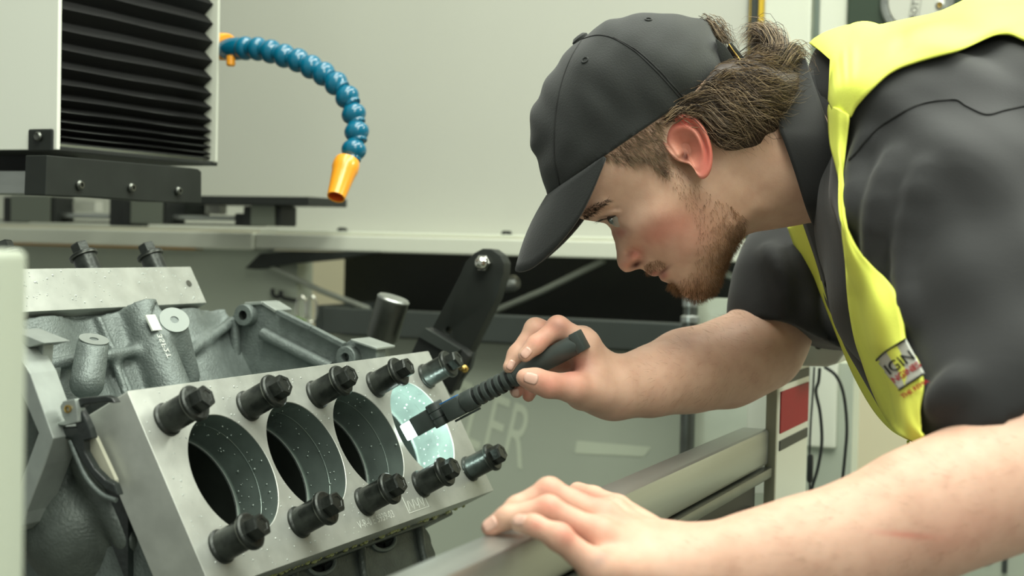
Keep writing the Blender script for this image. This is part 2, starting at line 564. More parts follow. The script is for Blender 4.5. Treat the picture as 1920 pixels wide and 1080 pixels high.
ta = math.radians(82)
ex, ey = np.array([math.cos(ta), 0, math.sin(ta)]), np.array([-math.sin(ta), 0, math.cos(ta)])
v, f = text_mesh('ROTTLER', 0.0125)
o = MB().add([dc + ex * p[0] + ey * p[1] + np.array([0, -0.0136, 0]) for p in v], f).build('lettering', MT['black'])
adopt(dl, o)
fr = MB()
for s in (-1, 1):
    fr.obox(dc - ex * 0.036 + ey * (s * 0.0066 - 0.0002) + np.array([0, -0.0136, 0]), ex * 0.072, ey * 0.0004, (0, 0.0006, 0))
adopt(dl, fr.build('lettering_frame', MT['black']))

# reflected letters and bar, painted as pale colour on the lower back panel
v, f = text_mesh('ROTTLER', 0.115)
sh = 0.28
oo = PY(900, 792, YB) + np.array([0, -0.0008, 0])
MT['reflection'].node_tree.nodes['Principled BSDF'].inputs['Roughness'].default_value = 0.5
o = MB().add([oo + np.array([(p[0] - 0.10) * 0.62 + p[1] * sh, 0, p[1] * 1.25 - (p[0] - 0.10) * 0.20]) for p in v], f).build('lettering', MT['reflection'])
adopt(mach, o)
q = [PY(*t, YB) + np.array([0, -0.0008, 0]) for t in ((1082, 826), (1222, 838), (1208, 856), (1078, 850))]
adopt(mach, MB().add(q, [(0, 3, 2, 1)]).build('reflected_bar', MT['reflection']))

# small machine corner at the lower right
lc = empty('side_cabinet', PY(1840, 1070, 2.3))
tag(lc, 'pale green cabinet with dark slots behind the near forearm', 'cabinet')
adopt(lc, boxY(1700, 960, 2100, 1250, 2.3, 0.3).build('body', MT['green_grey'], None, None, 0.004))
for a, b in (((1843, 1030), (1858, 1056)), ((1880, 1020), (1888, 1075))):
    o = boxY(*a, *b, 2.296, 0.01).build('slot', MT['charcoal'])
    adopt(lc, o)

# near white door edge at the left
xa, xb = P(-160, 700, 0.62), P(-6, 700, 0.62)
nd = MB().obox(np.array([xa[0], xa[1], 0.2]), (xb[0] - xa[0], xb[1] - xa[1], 0), np.array([-0.02, 0.04, 0]), (0, 0, P(10, 470, 0.62)[2] - 0.2)).build('door_edge', mat('door_paint', rgb(172, 180, 163), 0.5), None, 30, 0.004, 4)
tag(nd, 'blurred white door edge close to the camera at the far left', 'door')

# ------------------------------------------------------------------ machine head with bellows
hd = empty('spindle_carriage', (-1.2, 1.45, 1.30))
tag(hd, 'machine carriage with black pleated bellows and a white cover', 'machine unit')


def hpart(mb, name, m, bevel=0.0, smooth=None, parent=None):
    o = mb.build(name, MT[m] if isinstance(m, str) else m, None, smooth, bevel)
    adopt(parent or hd, o)
    return o


XB = -1.146
yL, yR = PX(112, 150, XB)[1], PX(396, 150, XB)[1]
cover = hpart(MB().box((-2.2, yL - 0.008, PY(60, 281, yL - 0.008)[2]), (PY(108, 150, yL - 0.008)[0], yL - 0.002, 2.2)), 'cover', mat('cover_paint', rgb(222, 226, 212), 0.4), 0.001)
tips = [-130, -90, -58, -27, 8, 45, 80, 115, 147, 177, 203, 227, 247, 263, 276, 288, 298]
zs = [PX(399, t, XB)[2] for t in tips]
prof = []
for i in range(len(zs)):
    prof.append((XB, zs[i]))
    if i < len(zs) - 1:
        prof.append((XB - 0.013, (zs[i] + zs[i + 1]) / 2))
mb = MB()
vs, fs = [], []
ny = 8
for x, z in prof:
    for j in range(ny):
        t = j / (ny - 1)
        sag = 0.0004 * math.sin(9 * t + z * 60)
        vs.append((x + sag * 0.6, yL + (yR - yL) * t, z + sag))
for k in range(len(prof) - 1):
    for j in range(ny - 1):
        fs.append((k * ny + j, k * ny + j + 1, (k + 1) * ny + j + 1, (k + 1) * ny + j))
mb.add(vs, fs)
bel = hpart(mb, 'bellows', 'rubber')
md = bel.modifiers.new('thickness', 'SOLIDIFY')
md.thickness = 0.002
# thin paler line along every pleat tip
for z in zs:
    o = MB().tube([(XB + 0.0003, yL + 0.002, z), (XB + 0.0003, yR - 0.012, z)], 0.0007, 6).build('pleat_edge', mat('pleat_edge', rgb(44, 47, 43), 0.7) if 'pe' not in MT else MT['pe'], bel)
    MT['pe'] = o.data.materials[0]
    o.matrix_parent_inverse = Matrix.Identity(4)
hpart(MB().box((-1.6, yR + 0.001, PX(403, 306, XB)[2]), (PY(407, 150, yR)[0], yR + 0.005, 2.2)), 'end_plate', 'white_gloss', 0.002)
hpart(MB().box((XB - 0.25, yL - 0.004, PX(398, 308, XB)[2] - 0.002), (XB + 0.004, yR + 0.012, PX(398, 303, XB)[2])), 'base_plate', 'black_dark', 0.001)
# bracket tab on the cover
yt = yL - 0.008
br = hpart(boxY(52, 242, 97, 284, yt - 0.004, 0.004), 'bracket', 'black', 0.002)
hpart(MB().lathe(PY(74, 256, yt - 0.004), (0, -1, 0), [(0.0055, 0), (0.0055, 0.003), (0.004, 0.005), (0.002, 0.004)], 16), 'screw', 'steel_dark', smooth=30)
# long black bar with three screws
XK = -1.10
pts = [PX(*q, XK) for q in ((88, 291), (360, 315), (372, 317), (378, 322), (378, 381), (300, 379), (200, 371), (85, 366))]
hpart(MB().prism(pts[0], (0, 1, 0), (0, 0, 1), [(p[1] - pts[0][1], p[2] - pts[0][2]) for p in pts][::-1], -0.03), 'side_bar', 'black', 0.001)
for px, py in ((147, 347), (244, 352), (332, 358)):
    c = PX(px, py, XK)
    hpart(MB().lathe(c, (1, 0, 0), [(0.0055, 0), (0.0055, 0.003), (0.004, 0.0055), (0.0022, 0.0055), (0.0022, 0.003)], 18), 'screw', 'steel_dark', smooth=30)
# aluminium block, linear guides and carriages
Yc = 1.52
hpart(boxY(-120, 320, 77, 364, 1.30, 0.05), 'spacer_block', 'steel', 0.001)
hpart(boxY(-150, 285, 92, 322, 1.36, 0.05), 'saddle', 'black_dark')
gy = YB - 0.16
for k, (x0, y0, x1, y1) in enumerate(((20, 366, 92, 417), (245, 372, 303, 420), (470, 384, 514, 424))):
    hpart(boxY(x0, y0, x1, y1, gy, 0.06), 'carriage', mat('carriage_steel', rgb(118, 124, 112), 0.45, 0.6) if k == 0 else bpy.data.materials['carriage_steel'], 0.001)
    for a, b in ((x0 - 14, x0), (x1, x1 + 11)):
        hpart(boxY(a, y0 + 3, b, y1, gy + 0.004, 0.05), 'end_cap', 'black_dark', 0.002)
for (x0, y0, x1, y1) in ((100, 399, 205, 410), (306, 403, 440, 414)):
    hpart(boxY(x0, y0, x1, y1, gy + 0.02, 0.03), 'guide_rail', 'steel', 0.002)
hpart(boxY(-120, 409, 470, 424, gy + 0.03, 0.04), 'guide_base', 'steel_dark')
hpart(boxY(205, 372, 245, 424, gy + 0.02, 0.05), 'buffer', 'black_dark', 0.002)
hpart(boxY(440, 400, 460, 424, gy + 0.02, 0.05), 'buffer', 'black_dark', 0.002)
hpart(boxY(300, 380, 380, 404, gy + 0.05, 0.02), 'bracket_plate', 'black')
hpart(boxY(112, 377, 178, 397, gy + 0.05, 0.02), 'spacer', 'white')
hpart(boxY(385, 381, 412, 402, gy + 0.05, 0.02), 'spacer', 'white')
hpart(MB().box(PY(340, 382, gy - 0.02) + np.array([0, 0, 0]), PY(579, 369, gy - 0.02) + np.array([0, 0.12, 0])), 'carriage_plate', 'black_dark', 0.001)

# ------------------------------------------------------------------ coolant hose
hose = empty('coolant_hose', P(420, 90, 1.9))
tag(hose, 'blue segmented coolant hose with orange fitting and nozzle', 'hose')
path = [(434, 92, 1.90), (458, 91, 1.88), (490, 93, 1.86), (520, 101, 1.845), (552, 111, 1.83), (584, 126, 1.815), (614, 144, 1.80), (640, 168, 1.79), (656, 195, 1.785), (664, 223, 1.78), (668, 250, 1.775), (664, 276, 1.77), (656, 296, 1.765)]
pw = [P(*q) for q in path]
dense = catmull(pw, 240)
cum = np.concatenate([[0], np.cumsum(np.linalg.norm(np.diff(dense, axis=0), axis=1))])
L = cum[-1]


def at_len(s):
    i = int(np.clip(np.searchsorted(cum, s), 1, len(cum) - 1))
    t = (s - cum[i - 1]) / (cum[i] - cum[i - 1] + 1e-12)
    return dense[i - 1] * (1 - t) + dense[i] * t, nrm(dense[i] - dense[i - 1])


nb = 12
sp = (L - 0.02) / nb
R0 = 23.5 / F * 1.80
for k in range(nb):
    c, t = at_len(0.02 + sp * k)
    pr = []
    for a in np.linspace(-0.95, 0.72, 9):
        pr.append((R0 * math.cos(a * 1.15) if a > -0.9 else R0 * 0.62, sp * 0.5 + R0 * 0.95 * math.sin(a)))
    pr += [(R0 * 0.70, sp * 0.5 + R0 * 0.80), (R0 * 0.66, sp * 1.08), (R0 * 0.5, sp * 1.1)]
    adopt(hose, MB().lathe(c, t, pr, 24).build('segment', MT['blue'], None, 50))
c, t = at_len(0.0)
adopt(hose, MB().lathe(c - t * 0.012, t, [(R0 * 0.85, 0), (R0 * 0.95, 0.01), (R0 * 0.95, 0.03), (R0 * 0.75, 0.04)], 24).build('elbow', MT['blue'], None, 40))
fc = P(409, 87, 1.93)
adopt(hose, MB().lathe(fc, nrm(P(436, 89, 1.90) - fc), [(0.0175, 0), (0.018, 0.003), (0.018, 0.022), (0.0165, 0.024), (0.0, 0.024)], 28).build('fitting', MT['orange'], None, 40))
adopt(hose, MB().lathe(P(433, 116, 1.885), (0, 0, -1), [(0.006, -0.008), (0.006, 0.004), (0.004, 0.006)], 14).build('valve_pin', MT['orange'], None, 40))
n0, n1 = P(651, 304, 1.763), P(630, 370, 1.735)
nd_ = nrm(n1 - n0)
Ln = np.linalg.norm(n1 - n0)
nz = MB().lathe(n0, nd_, [(0.010, -0.004), (0.0155, -0.001), (0.0165, 0.004), (0.0165, 0.012), (0.0150, 0.016), (0.0112, Ln), (0.0095, Ln), (0.0095, Ln - 0.012), (0.0, Ln - 0.012)], 28).build('nozzle', MT['orange'], None, 35)
adopt(hose, nz)
ins = MB().lathe(n0, nd_, [(0.0094, Ln - 0.001), (0.0094, Ln - 0.0115), (0.0, Ln - 0.0115)], 24, caps=False).build('nozzle_bore', MT['orange_in'], nz, 35)
# ------------------------------------------------------------------ implicit surfaces
def smin(a, b, k):
    if k <= 0:
        return np.minimum(a, b)
    h = np.maximum(k - np.abs(a - b), 0) / k
    return np.minimum(a, b) - h * h * k * 0.25


def sd_cone(p, a, b, ra, rb):
    a, b = np.asarray(a, np.float32), np.asarray(b, np.float32)
    ab = b - a
    q = p - a
    t = np.clip((q @ ab) / np.float32(max(float(ab @ ab), 1e-9)), 0, 1)
    q = q - t[:, None] * ab
    return np.sqrt(np.einsum('ij,ij->i', q, q)) - (np.float32(ra) + np.float32(rb - ra) * t)


def sd_ell(p, c, ax, r):
    """ellipsoid: centre, 3 axes (rows), radii"""
    q = ((p - np.asarray(c, np.float32)) @ np.asarray(ax, np.float32).T) / np.asarray(r, np.float32)
    k = np.linalg.norm(q, axis=1)
    return (k - 1) * min(r) * (1 + 0.5 * (max(r) / min(r) - 1) * np.clip(k - 1, 0, 1))


def sd_box(p, c, ax, h, rd=0.0):
    q = np.abs((p - np.asarray(c, np.float32)) @ np.asarray(ax, np.float32).T) - (np.asarray(h, np.float32) - rd)
    return np.linalg.norm(np.maximum(q, 0), axis=1) + np.minimum(q.max(axis=1), 0) - rd


def surface_nets(f, lo, hi, h, lip=1.7):
    """naive surface nets; f is evaluated finely only in blocks close to the surface (lip=None: everywhere)"""
    lo, hi = np.asarray(lo, float), np.asarray(hi, float)
    bs = 4
    nb = np.ceil(((hi - lo) / h + 1) / bs).astype(int)
    n = nb * bs
    V = np.empty(n, np.float32)
    ci = np.stack(np.meshgrid(*[np.arange(k) for k in nb], indexing='ij'), -1).reshape(-1, 3)
    if lip is None:
        near = np.ones(len(ci), bool)
        V[:] = 1
    else:
        cv = np.empty(len(ci), np.float32)
        cc = (ci * bs + (bs - 1) / 2) * h + lo
        for i in range(0, len(ci), 300000):
            cv[i:i + 300000] = f(cc[i:i + 300000].astype(np.float32))
        near = np.abs(cv) < h * bs * 0.87 * lip
        V = np.repeat(np.repeat(np.repeat(cv.reshape(nb), bs, 0), bs, 1), bs, 2).astype(np.float32)
    Vb = V.reshape(nb[0], bs, nb[1], bs, nb[2], bs)
    act = ci[near]
    off = np.stack(np.meshgrid(*[np.arange(bs)] * 3, indexing='ij'), -1).reshape(-1, 3)
    for i in range(0, len(act), 6000):
        c = act[i:i + 6000]
        g = c[:, None] * bs + off[None]
        vals = f((g.reshape(-1, 3) * h + lo).astype(np.float32))
        V[g[..., 0].ravel(), g[..., 1].ravel(), g[..., 2].ravel()] = vals
    S = V < 0
    cs = [(i, j, k) for i in (0, 1) for j in (0, 1) for k in (0, 1)]
    cnt = np.zeros(tuple(n - 1), np.int8)
    for c in cs:
        cnt += S[c[0]:n[0] - 1 + c[0], c[1]:n[1] - 1 + c[1], c[2]:n[2] - 1 + c[2]]
    cell = np.argwhere((cnt > 0) & (cnt < 8))
    acc = np.zeros((len(cell), 3))
    num = np.zeros(len(cell))
    cvs = {c: V[cell[:, 0] + c[0], cell[:, 1] + c[1], cell[:, 2] + c[2]] for c in cs}
    for a in cs:
        for ax in range(3):
            if a[ax] == 0:
                b = list(a)
                b[ax] = 1
                va, vb = cvs[a], cvs[tuple(b)]
                m = (va < 0) != (vb < 0)
                t = va / np.where(m, va - vb, 1)
                for d in range(3):
                    acc[:, d] += np.where(m, a[d] + (t if d == ax else 0), 0)
                num += m
    idx = -np.ones(tuple(n - 1), np.int64)
    idx[cell[:, 0], cell[:, 1], cell[:, 2]] = np.arange(len(cell))
    verts = (cell + acc / num[:, None]) * h + lo
    quads = []
    for ax in range(3):
        o1, o2 = [(1, 2), (2, 0), (0, 1)][ax]
        sl0, sl1 = [slice(None)] * 3, [slice(None)] * 3
        sl0[ax], sl1[ax] = slice(0, -1), slice(1, None)
        A, Bv = S[tuple(sl0)], S[tuple(sl1)]
        e = np.argwhere(A != Bv)
        e = e[(e[:, o1] > 0) & (e[:, o2] > 0) & (e[:, o1] < n[o1] - 1) & (e[:, o2] < n[o2] - 1)]
        if len(e) == 0:
            continue
        q = []
        for d1, d2 in ((-1, -1), (0, -1), (0, 0), (-1, 0)):
            c = e.copy()
            c[:, o1] += d1
            c[:, o2] += d2
            q.append(idx[c[:, 0], c[:, 1], c[:, 2]])
        q = np.stack(q, 1)
        ins = A[e[:, 0], e[:, 1], e[:, 2]]
        q[~ins] = q[~ins][:, ::-1]
        quads.append(q)
    return verts, np.concatenate(quads)


def net_obj(name, f, lo, hi, h, m, parent=None, smooth_it=0):
    v, q = surface_nets(f, lo, hi, h)
    if smooth_it:
        v = relax(v, q, smooth_it)
    me = bpy.data.meshes.new(name)
    me.from_pydata(v.tolist(), [], q.tolist())
    me.update()
    me.polygons.foreach_set('use_smooth', [True] * len(me.polygons))
    me.materials.append(m)
    o = bpy.data.objects.new(name, me)
    COL.objects.link(o)
    if parent is not None:
        o.parent = parent
        o.matrix_parent_inverse = Matrix.Translation(-Vector(parent.location))
    return o


def relax(v, q, it, lam=0.5):
    v = v.copy()
    a = np.concatenate([q[:, 0], q[:, 1], q[:, 2], q[:, 3]])
    b = np.concatenate([q[:, 1], q[:, 2], q[:, 3], q[:, 0]])
    deg = np.bincount(np.concatenate([a, b]), minlength=len(v))[:, None]
    for k in range(it):
        l = lam if k % 2 == 0 else -lam * 1.02
        s = np.stack([np.bincount(a, v[b, d], len(v)) + np.bincount(b, v[a, d], len(v)) for d in range(3)], 1)
        v = v + l * (s / np.maximum(deg, 1) - v)
    return v


# ------------------------------------------------------------------ engine block
U = np.array([0, 1.0, 0])
N = np.array([0.8717, 0, 0.4901])
N2 = np.array([-0.4901, 0, 0.8717])
P0 = np.array([-0.6872, 0.9859, 1.1024])
TH = 0.0464
C0 = P0 - N * (0.235 + TH)
SP = 0.1118


def B(n, n2, u):
    return C0 + N * n + N2 * n2 + U * u


def PN(px, py, n):
    return PP(px, py, B(n, 0, 0), N)


def arc_rect(u0, u1, w0, w1, r, n=5):
    out = []
    for cx, cy, a0 in ((u1 - r, w0 + r, -90), (u1 - r, w1 - r, 0), (u0 + r, w1 - r, 90), (u0 + r, w0 + r, 180)):
        for i in range(n):
            a = math.radians(a0 + 90 * i / (n - 1))
            out.append((cx + r * math.cos(a), cy + r * math.sin(a)))
    return out


eng = empty('engine_block', C0 + np.array([0, 0, -0.15]))
tag(eng, 'grey cast aluminium V8 engine block mounted inside the machine', 'engine block')


def epart(mb, name, m, bevel=0.0, smooth=None, parent=None):
    o = mb.build(name, MT[m] if isinstance(m, str) else m, None, smooth, bevel)
    adopt(parent or eng, o)
    return o


BR = 0.0516
epart(MB().prism(B(0.235, 0, 0), U, N2, arc_rect(-0.074, 0.408, -0.076, 0.074, 0.006), -0.13, [circle(SP * k, 0, BR, 64) for k in range(4)]), 'cylinder_bank', 'cast', 0.0)
for k in range(4):
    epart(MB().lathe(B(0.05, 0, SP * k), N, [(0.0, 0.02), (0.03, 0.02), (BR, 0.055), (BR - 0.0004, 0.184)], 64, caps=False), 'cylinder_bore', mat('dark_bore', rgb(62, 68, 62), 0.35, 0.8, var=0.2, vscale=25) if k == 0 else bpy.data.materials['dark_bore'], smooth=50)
# far bank body
epart(MB().prism(B(0, 0.246, 0), U, -N, arc_rect(-0.21, 0.345, -0.070, 0.072, 0.006), -0.20), 'cylinder_bank', 'cast', 0.002)

# valley casting: smooth blended walls, columns and bosses
Wn = 0.078
ucs = np.stack([U, N, N2])


def wpt(px, py, n=Wn):
    return PN(px, py, n)


colA0, colA1 = wpt(250, 556, 0.092), wpt(345, 800, 0.095)
bosA0, bosA1 = wpt(322, 612, 0.108), wpt(352, 705, 0.088)
bosB0, bosB1 = wpt(174, 648, 0.12), wpt(163, 718, 0.115)


def f_valley(p):
    q = (p - C0.astype(np.float32))
    n = q @ N.astype(np.float32)
    n2 = q @ N2.astype(np.float32)
    u = q[:, 1]
    d = np.maximum(n - Wn, -(n + 0.02))
    # slight waviness of the cylinder barrels in the wall
    d = d + 0.006 * np.cos((u + 0.065) / SP * 2 * np.pi) * np.clip((n2 - 0.12) / 0.06, 0, 1)
    fl = n2 - 0.092 + 0.10 * np.clip(n - 0.15, 0, 1)
    d = smin(d, np.maximum(np.maximum(fl, n - 0.23), -0.080 - u), 0.025)
    d = smin(d, sd_cone(p, colA0, colA1, 0.0205, 0.0225), 0.010)
    d = smin(d, sd_cone(p, bosA0, bosA1, 0.0165, 0.013), 0.008)
    d = smin(d, sd_cone(p, bosB0, bosB1, 0.0150, 0.016), 0.008)
    for q0, q1, r, nn in (((70, 690), (150, 672), 0.006, 0.092), ((200, 668), (272, 655), 0.006, 0.088), ((186, 598), (246, 740), 0.0035, 0.080), ((330, 700), (400, 760), 0.004, 0.084), ((345, 672), (360, 760), 0.006, 0.085), ((36, 612), (70, 700), 0.004, 0.081), ((212, 668), (236, 740), 0.004, 0.085)):
        d = smin(d, sd_cone(p, wpt(*q0, nn), wpt(*q1, nn), r, r), 0.008)
    # web running up to the bell housing
    d = smin(d, sd_cone(p, wpt(345, 668, 0.085), PY(440, 600, 1.392), 0.006, 0.006), 0.006)
    d = np.maximum(d, n2 - 0.243)
    d = np.maximum(d, np.maximum(-0.19 - u, u - 0.405))
    d = np.maximum(d, 0.05 - n2)
    # machined boss faces cut flat
    fa = (p - bosA0.astype(np.float32)) @ nrm(0.86 * N + 0.25 * N2 - 0.45 * U).astype(np.float32) - 0.011
    near = np.linalg.norm(p - bosA0.astype(np.float32), axis=1) - 0.03
    d = np.maximum(d, np.where(near < 0, fa, -1))
    fb = (p - bosB0.astype(np.float32)) @ nrm((0.30, -0.12, 0.95)).astype(np.float32) - 0.006
    near = np.linalg.norm(p - bosB0.astype(np.float32), axis=1) - 0.028
    d = np.maximum(d, np.where((near < 0) & (fb > -0.02), fb, -1))
    return d


cor = np.array([B(n, n2, u) for n in (0.04, 0.24) for n2 in (0.045, 0.25) for u in (-0.2, 0.41)])
net_obj('valley_casting', f_valley, cor.min(0) - 0.004, cor.max(0) + 0.004, 0.003, MT['cast'], eng)
# machined faces on the bosses with drilled holes
na = nrm(0.86 * N + 0.25 * N2 - 0.45 * U)
ca = bosA0 + na * 0.0112
epart(MB().prism(ca, *frame(na)[:2], circle(0, 0, 0.0158, 40), 0.0008, [circle(0, 0, 0.0045, 24)]), 'boss_face', mat('boss_face', rgb(136, 144, 138), 0.55, 0.3))
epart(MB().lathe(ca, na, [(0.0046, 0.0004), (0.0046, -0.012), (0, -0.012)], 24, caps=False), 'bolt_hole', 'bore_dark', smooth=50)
nb_ = nrm((0.30, -0.12, 0.95))
cb = bosB0 + nb_ * 0.0062
epart(MB().prism(cb, *frame(nb_)[:2], circle(0, 0, 0.0140, 40), 0.0008, [circle(0, 0, 0.0042, 24)]), 'boss_face', 'machined')
epart(MB().lathe(cb, nb_, [(0.0043, 0.0004), (0.0043, -0.012), (0, -0.012)], 24, caps=False), 'bolt_hole', 'bore_dark', smooth=50)
# cap over the column, flat label with printed characters
lx, ly = nrm(-N2 + 0.05 * U), nrm(U)
lo_ = wpt(272, 596, 0.1120)
lb = MB()
lb.obox(lo_ - lx * 0.002 - ly * 0.001 + N * 0.0010, lx * 0.018, ly * 0.0155, N * 0.0018)
o = epart(lb, 'etched_label', 'label')
v, f = text_mesh('35F2T', 0.011)
epart(MB().add([lo_ + lx * (0.034 + p[0]) + ly * (0.006 - p[1]) * 1.0 + N * 0.003 for p in v], [t[::-1] for t in f]), 'lettering', 'label')

# bell housing flange at the rear end
yb = 1.385
pts = [PY(*q, yb) for q in ((340, 664), (432, 596), (446, 578), (458, 572), (490, 570), (516, 586), (580, 617), (640, 648), (656, 637), (706, 654), (704, 780), (340, 780))]
o0 = pts[0]
epart(MB().prism(o0, (1, 0, 0), (0, 0, 1), [(p[0] - o0[0], p[2] - o0[2]) for p in pts][::-1], -0.022), 'bell_housing_flange', 'cast', 0.003, 40)


def strip(qs, y0, y1, w, name, m):
    """machined raised edge following an outline in the plane y0..y1"""
    mb = MB()
    pp = [PY(*q, y0) for q in qs]
    for a, b in zip(pp[:-1], pp[1:]):
        d = nrm(b - a)
        nn = np.array([-d[2], 0, d[0]])
        if nn[2] < 0:
            nn = -nn
        mb.obox(a - nn * w * 0.2, b - a, np.array([0, y1 - y0, 0]), nn * w)
    return epart(mb, name, m, 0.001)


strip(((458, 572), (490, 570), (516, 586)), yb - 0.004, yb + 0.03, 0.004, 'machined_pad', 'machined')
strip(((516, 588), (580, 619), (640, 650)), yb - 0.010, yb - 0.001, 0.006, 'flange_rib', 'cast')
strip(((656, 639), (706, 656)), yb - 0.012, yb + 0.03, 0.003, 'machined_pad', 'machined')
epart(MB().lathe(PY(456, 591, yb - 0.012), (0, -1, 0), [(0.0125, -0.014), (0.0125, 0.0), (0.0115, 0.001), (0.0055, 0.001), (0.0055, -0.012), (0, -0.012)], 28), 'dowel_boss', 'cast', smooth=35)
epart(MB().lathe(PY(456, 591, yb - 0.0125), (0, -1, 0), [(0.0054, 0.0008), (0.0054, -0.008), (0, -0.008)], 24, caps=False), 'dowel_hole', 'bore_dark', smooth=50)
epart(MB().lathe(PY(648, 670, yb - 0.012), (0, -1, 0), [(0.0125, -0.014), (0.0125, 0.0), (0.0115, 0.001), (0.0052, 0.001), (0.0052, -0.010), (0, -0.010)], 28), 'dowel_boss', 'cast', smooth=35)
epart(MB().tube([PY(492, 625, yb - 0.006), PY(560, 660, yb - 0.006), PY(620, 690, yb - 0.006)], 0.007, 14), 'flange_rib', 'cast', smooth=60)
epart(MB().tube([PY(440, 600, yb - 0.004), PY(442, 660, yb - 0.004), PY(430, 730, yb - 0.004)], 0.006, 14), 'flange_rib', 'cast', smooth=60)

# front (timing) end: machined joint face, gasket frame, bracket and scroll casting
yf = 0.885


def fprism(qs, y, th, name, m, bevel=0.0008, holes=()):
    pts = [PY(*q, y) for q in qs]
    o0 = pts[0]
    hs = [[(PY(*q, y)[0] - o0[0], PY(*q, y)[2] - o0[2]) for q in h] for h in holes]
    return epart(MB().prism(o0, (1, 0, 0), (0, 0, 1), [(p[0] - o0[0], p[2] - o0[2]) for p in pts][::-1], -th, hs), name, m, bevel)


fprism(((-60, 560), (33, 660), (56, 700), (100, 822), (84, 872), (50, 960), (44, 985), (30, 998), (-40, 1000), (-40, 960), (30, 940), (44, 890), (72, 812), (30, 712), (-60, 600)), yf - 0.02, 0.03, 'timing_joint_face', 'machined')
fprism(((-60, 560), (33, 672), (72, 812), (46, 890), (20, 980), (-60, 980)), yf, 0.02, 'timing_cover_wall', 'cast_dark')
# gasket-coated frame around the coolant port
fprism(((92, 802), (144, 800), (134, 762), (136, 752), (151, 746), (197, 742), (210, 747), (216, 756), (193, 755), (156, 760), (149, 766), (166, 802), (172, 823), (157, 827), (158, 848), (176, 879), (197, 900), (213, 908), (221, 930), (197, 918), (176, 897), (155, 869), (141, 841), (131, 824), (100, 821)), yf - 0.006, 0.008, 'port_gasket', 'gasket', 0.0012)
fprism(((90, 796), (121, 789), (116, 780), (112, 762), (118, 752), (140, 748), (144, 765), (146, 792), (122, 798)), yf - 0.010, 0.01, 'port_ear', 'machined')
epart(MB().lathe(PY(127, 767, yf - 0.0108), (0, -1, 0), [(0.0028, -0.003), (0.0032, 0.0006), (0.0022, 0.0008), (0.0018, -0.002), (0, -0.002)], 20, hint=(1, 0, 0)), 'dowel_bush', 'brass', smooth=40)
fprism(((150, 818), (178, 818), (216, 900), (216, 915), (190, 905), (152, 860)), yf + 0.006, 0.004, 'port_floor', mat('pale_port', rgb(186, 186, 166), 0.5), 0.0)
fprism(((140, 756), (215, 745), (240, 800), (240, 1100), (150, 870), (138, 800)), yf + 0.02, 0.01, 'port_shadow', 'gasket', 0.0)  # dark sheet painted in for the shade inside the port
# bracket standing on the timing end
fprism(((26, 622), (82, 646), (78, 690), (74, 713), (60, 690), (52, 655), (28, 648)), yf + 0.004, 0.012, 'bracket_cheek', 'machined')
fprism(((52, 652), (60, 690), (78, 712), (92, 694), (96, 690), (90, 735), (76, 748), (66, 725), (40, 695)), yf + 0.010, 0.012, 'bracket_web', 'cast')
fprism(((22, 618), (84, 643), (56, 651), (24, 646)), yf - 0.006, 0.03, 'bracket_top', 'machined')

sc0 = PY(150, 985, yf + 0.045)
sc1 = PY(105, 900, yf + 0.045)
sc2 = PY(128, 840, yf + 0.04)


def f_scroll(p):
    d = sd_ell(p, sc0, np.eye(3), (0.040, 0.045, 0.050))
    d = smin(d, sd_cone(p, sc1, sc0, 0.020, 0.036), 0.03)
    d = smin(d, sd_cone(p, sc2, sc1, 0.013, 0.022), 0.02)
    d = smin(d, sd_cone(p, PY(150, 862, yf + 0.02), PY(240, 1010, yf + 0.03), 0.010, 0.012), 0.012)
    d = smin(d, sd_box(p, PY(180, 1050, yf + 0.08), np.eye(3), (0.075, 0.035, 0.045), 0.01), 0.03)
    return d


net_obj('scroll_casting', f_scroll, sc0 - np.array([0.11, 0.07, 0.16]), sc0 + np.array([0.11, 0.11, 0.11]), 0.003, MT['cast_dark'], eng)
epart(MB().tube(catmull([PY(*q, yf - 0.004) for q in ((132, 826), (146, 862), (164, 898), (190, 926), (218, 938))], 24), 0.0022, 8), 'port_lip', 'cast', smooth=60)

# lower side of the near bank, under the torque plate
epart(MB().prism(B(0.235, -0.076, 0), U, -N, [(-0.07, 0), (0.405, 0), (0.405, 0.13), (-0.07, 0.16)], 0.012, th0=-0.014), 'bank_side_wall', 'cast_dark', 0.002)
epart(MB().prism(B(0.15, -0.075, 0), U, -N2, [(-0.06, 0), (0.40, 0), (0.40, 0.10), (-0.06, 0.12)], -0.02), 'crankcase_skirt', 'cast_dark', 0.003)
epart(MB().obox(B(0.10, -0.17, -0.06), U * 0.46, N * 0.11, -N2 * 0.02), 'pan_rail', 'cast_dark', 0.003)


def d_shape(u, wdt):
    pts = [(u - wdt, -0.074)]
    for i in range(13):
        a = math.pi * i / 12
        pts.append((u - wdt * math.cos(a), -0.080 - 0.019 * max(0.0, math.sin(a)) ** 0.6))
    return pts + [(u + wdt, -0.074)]


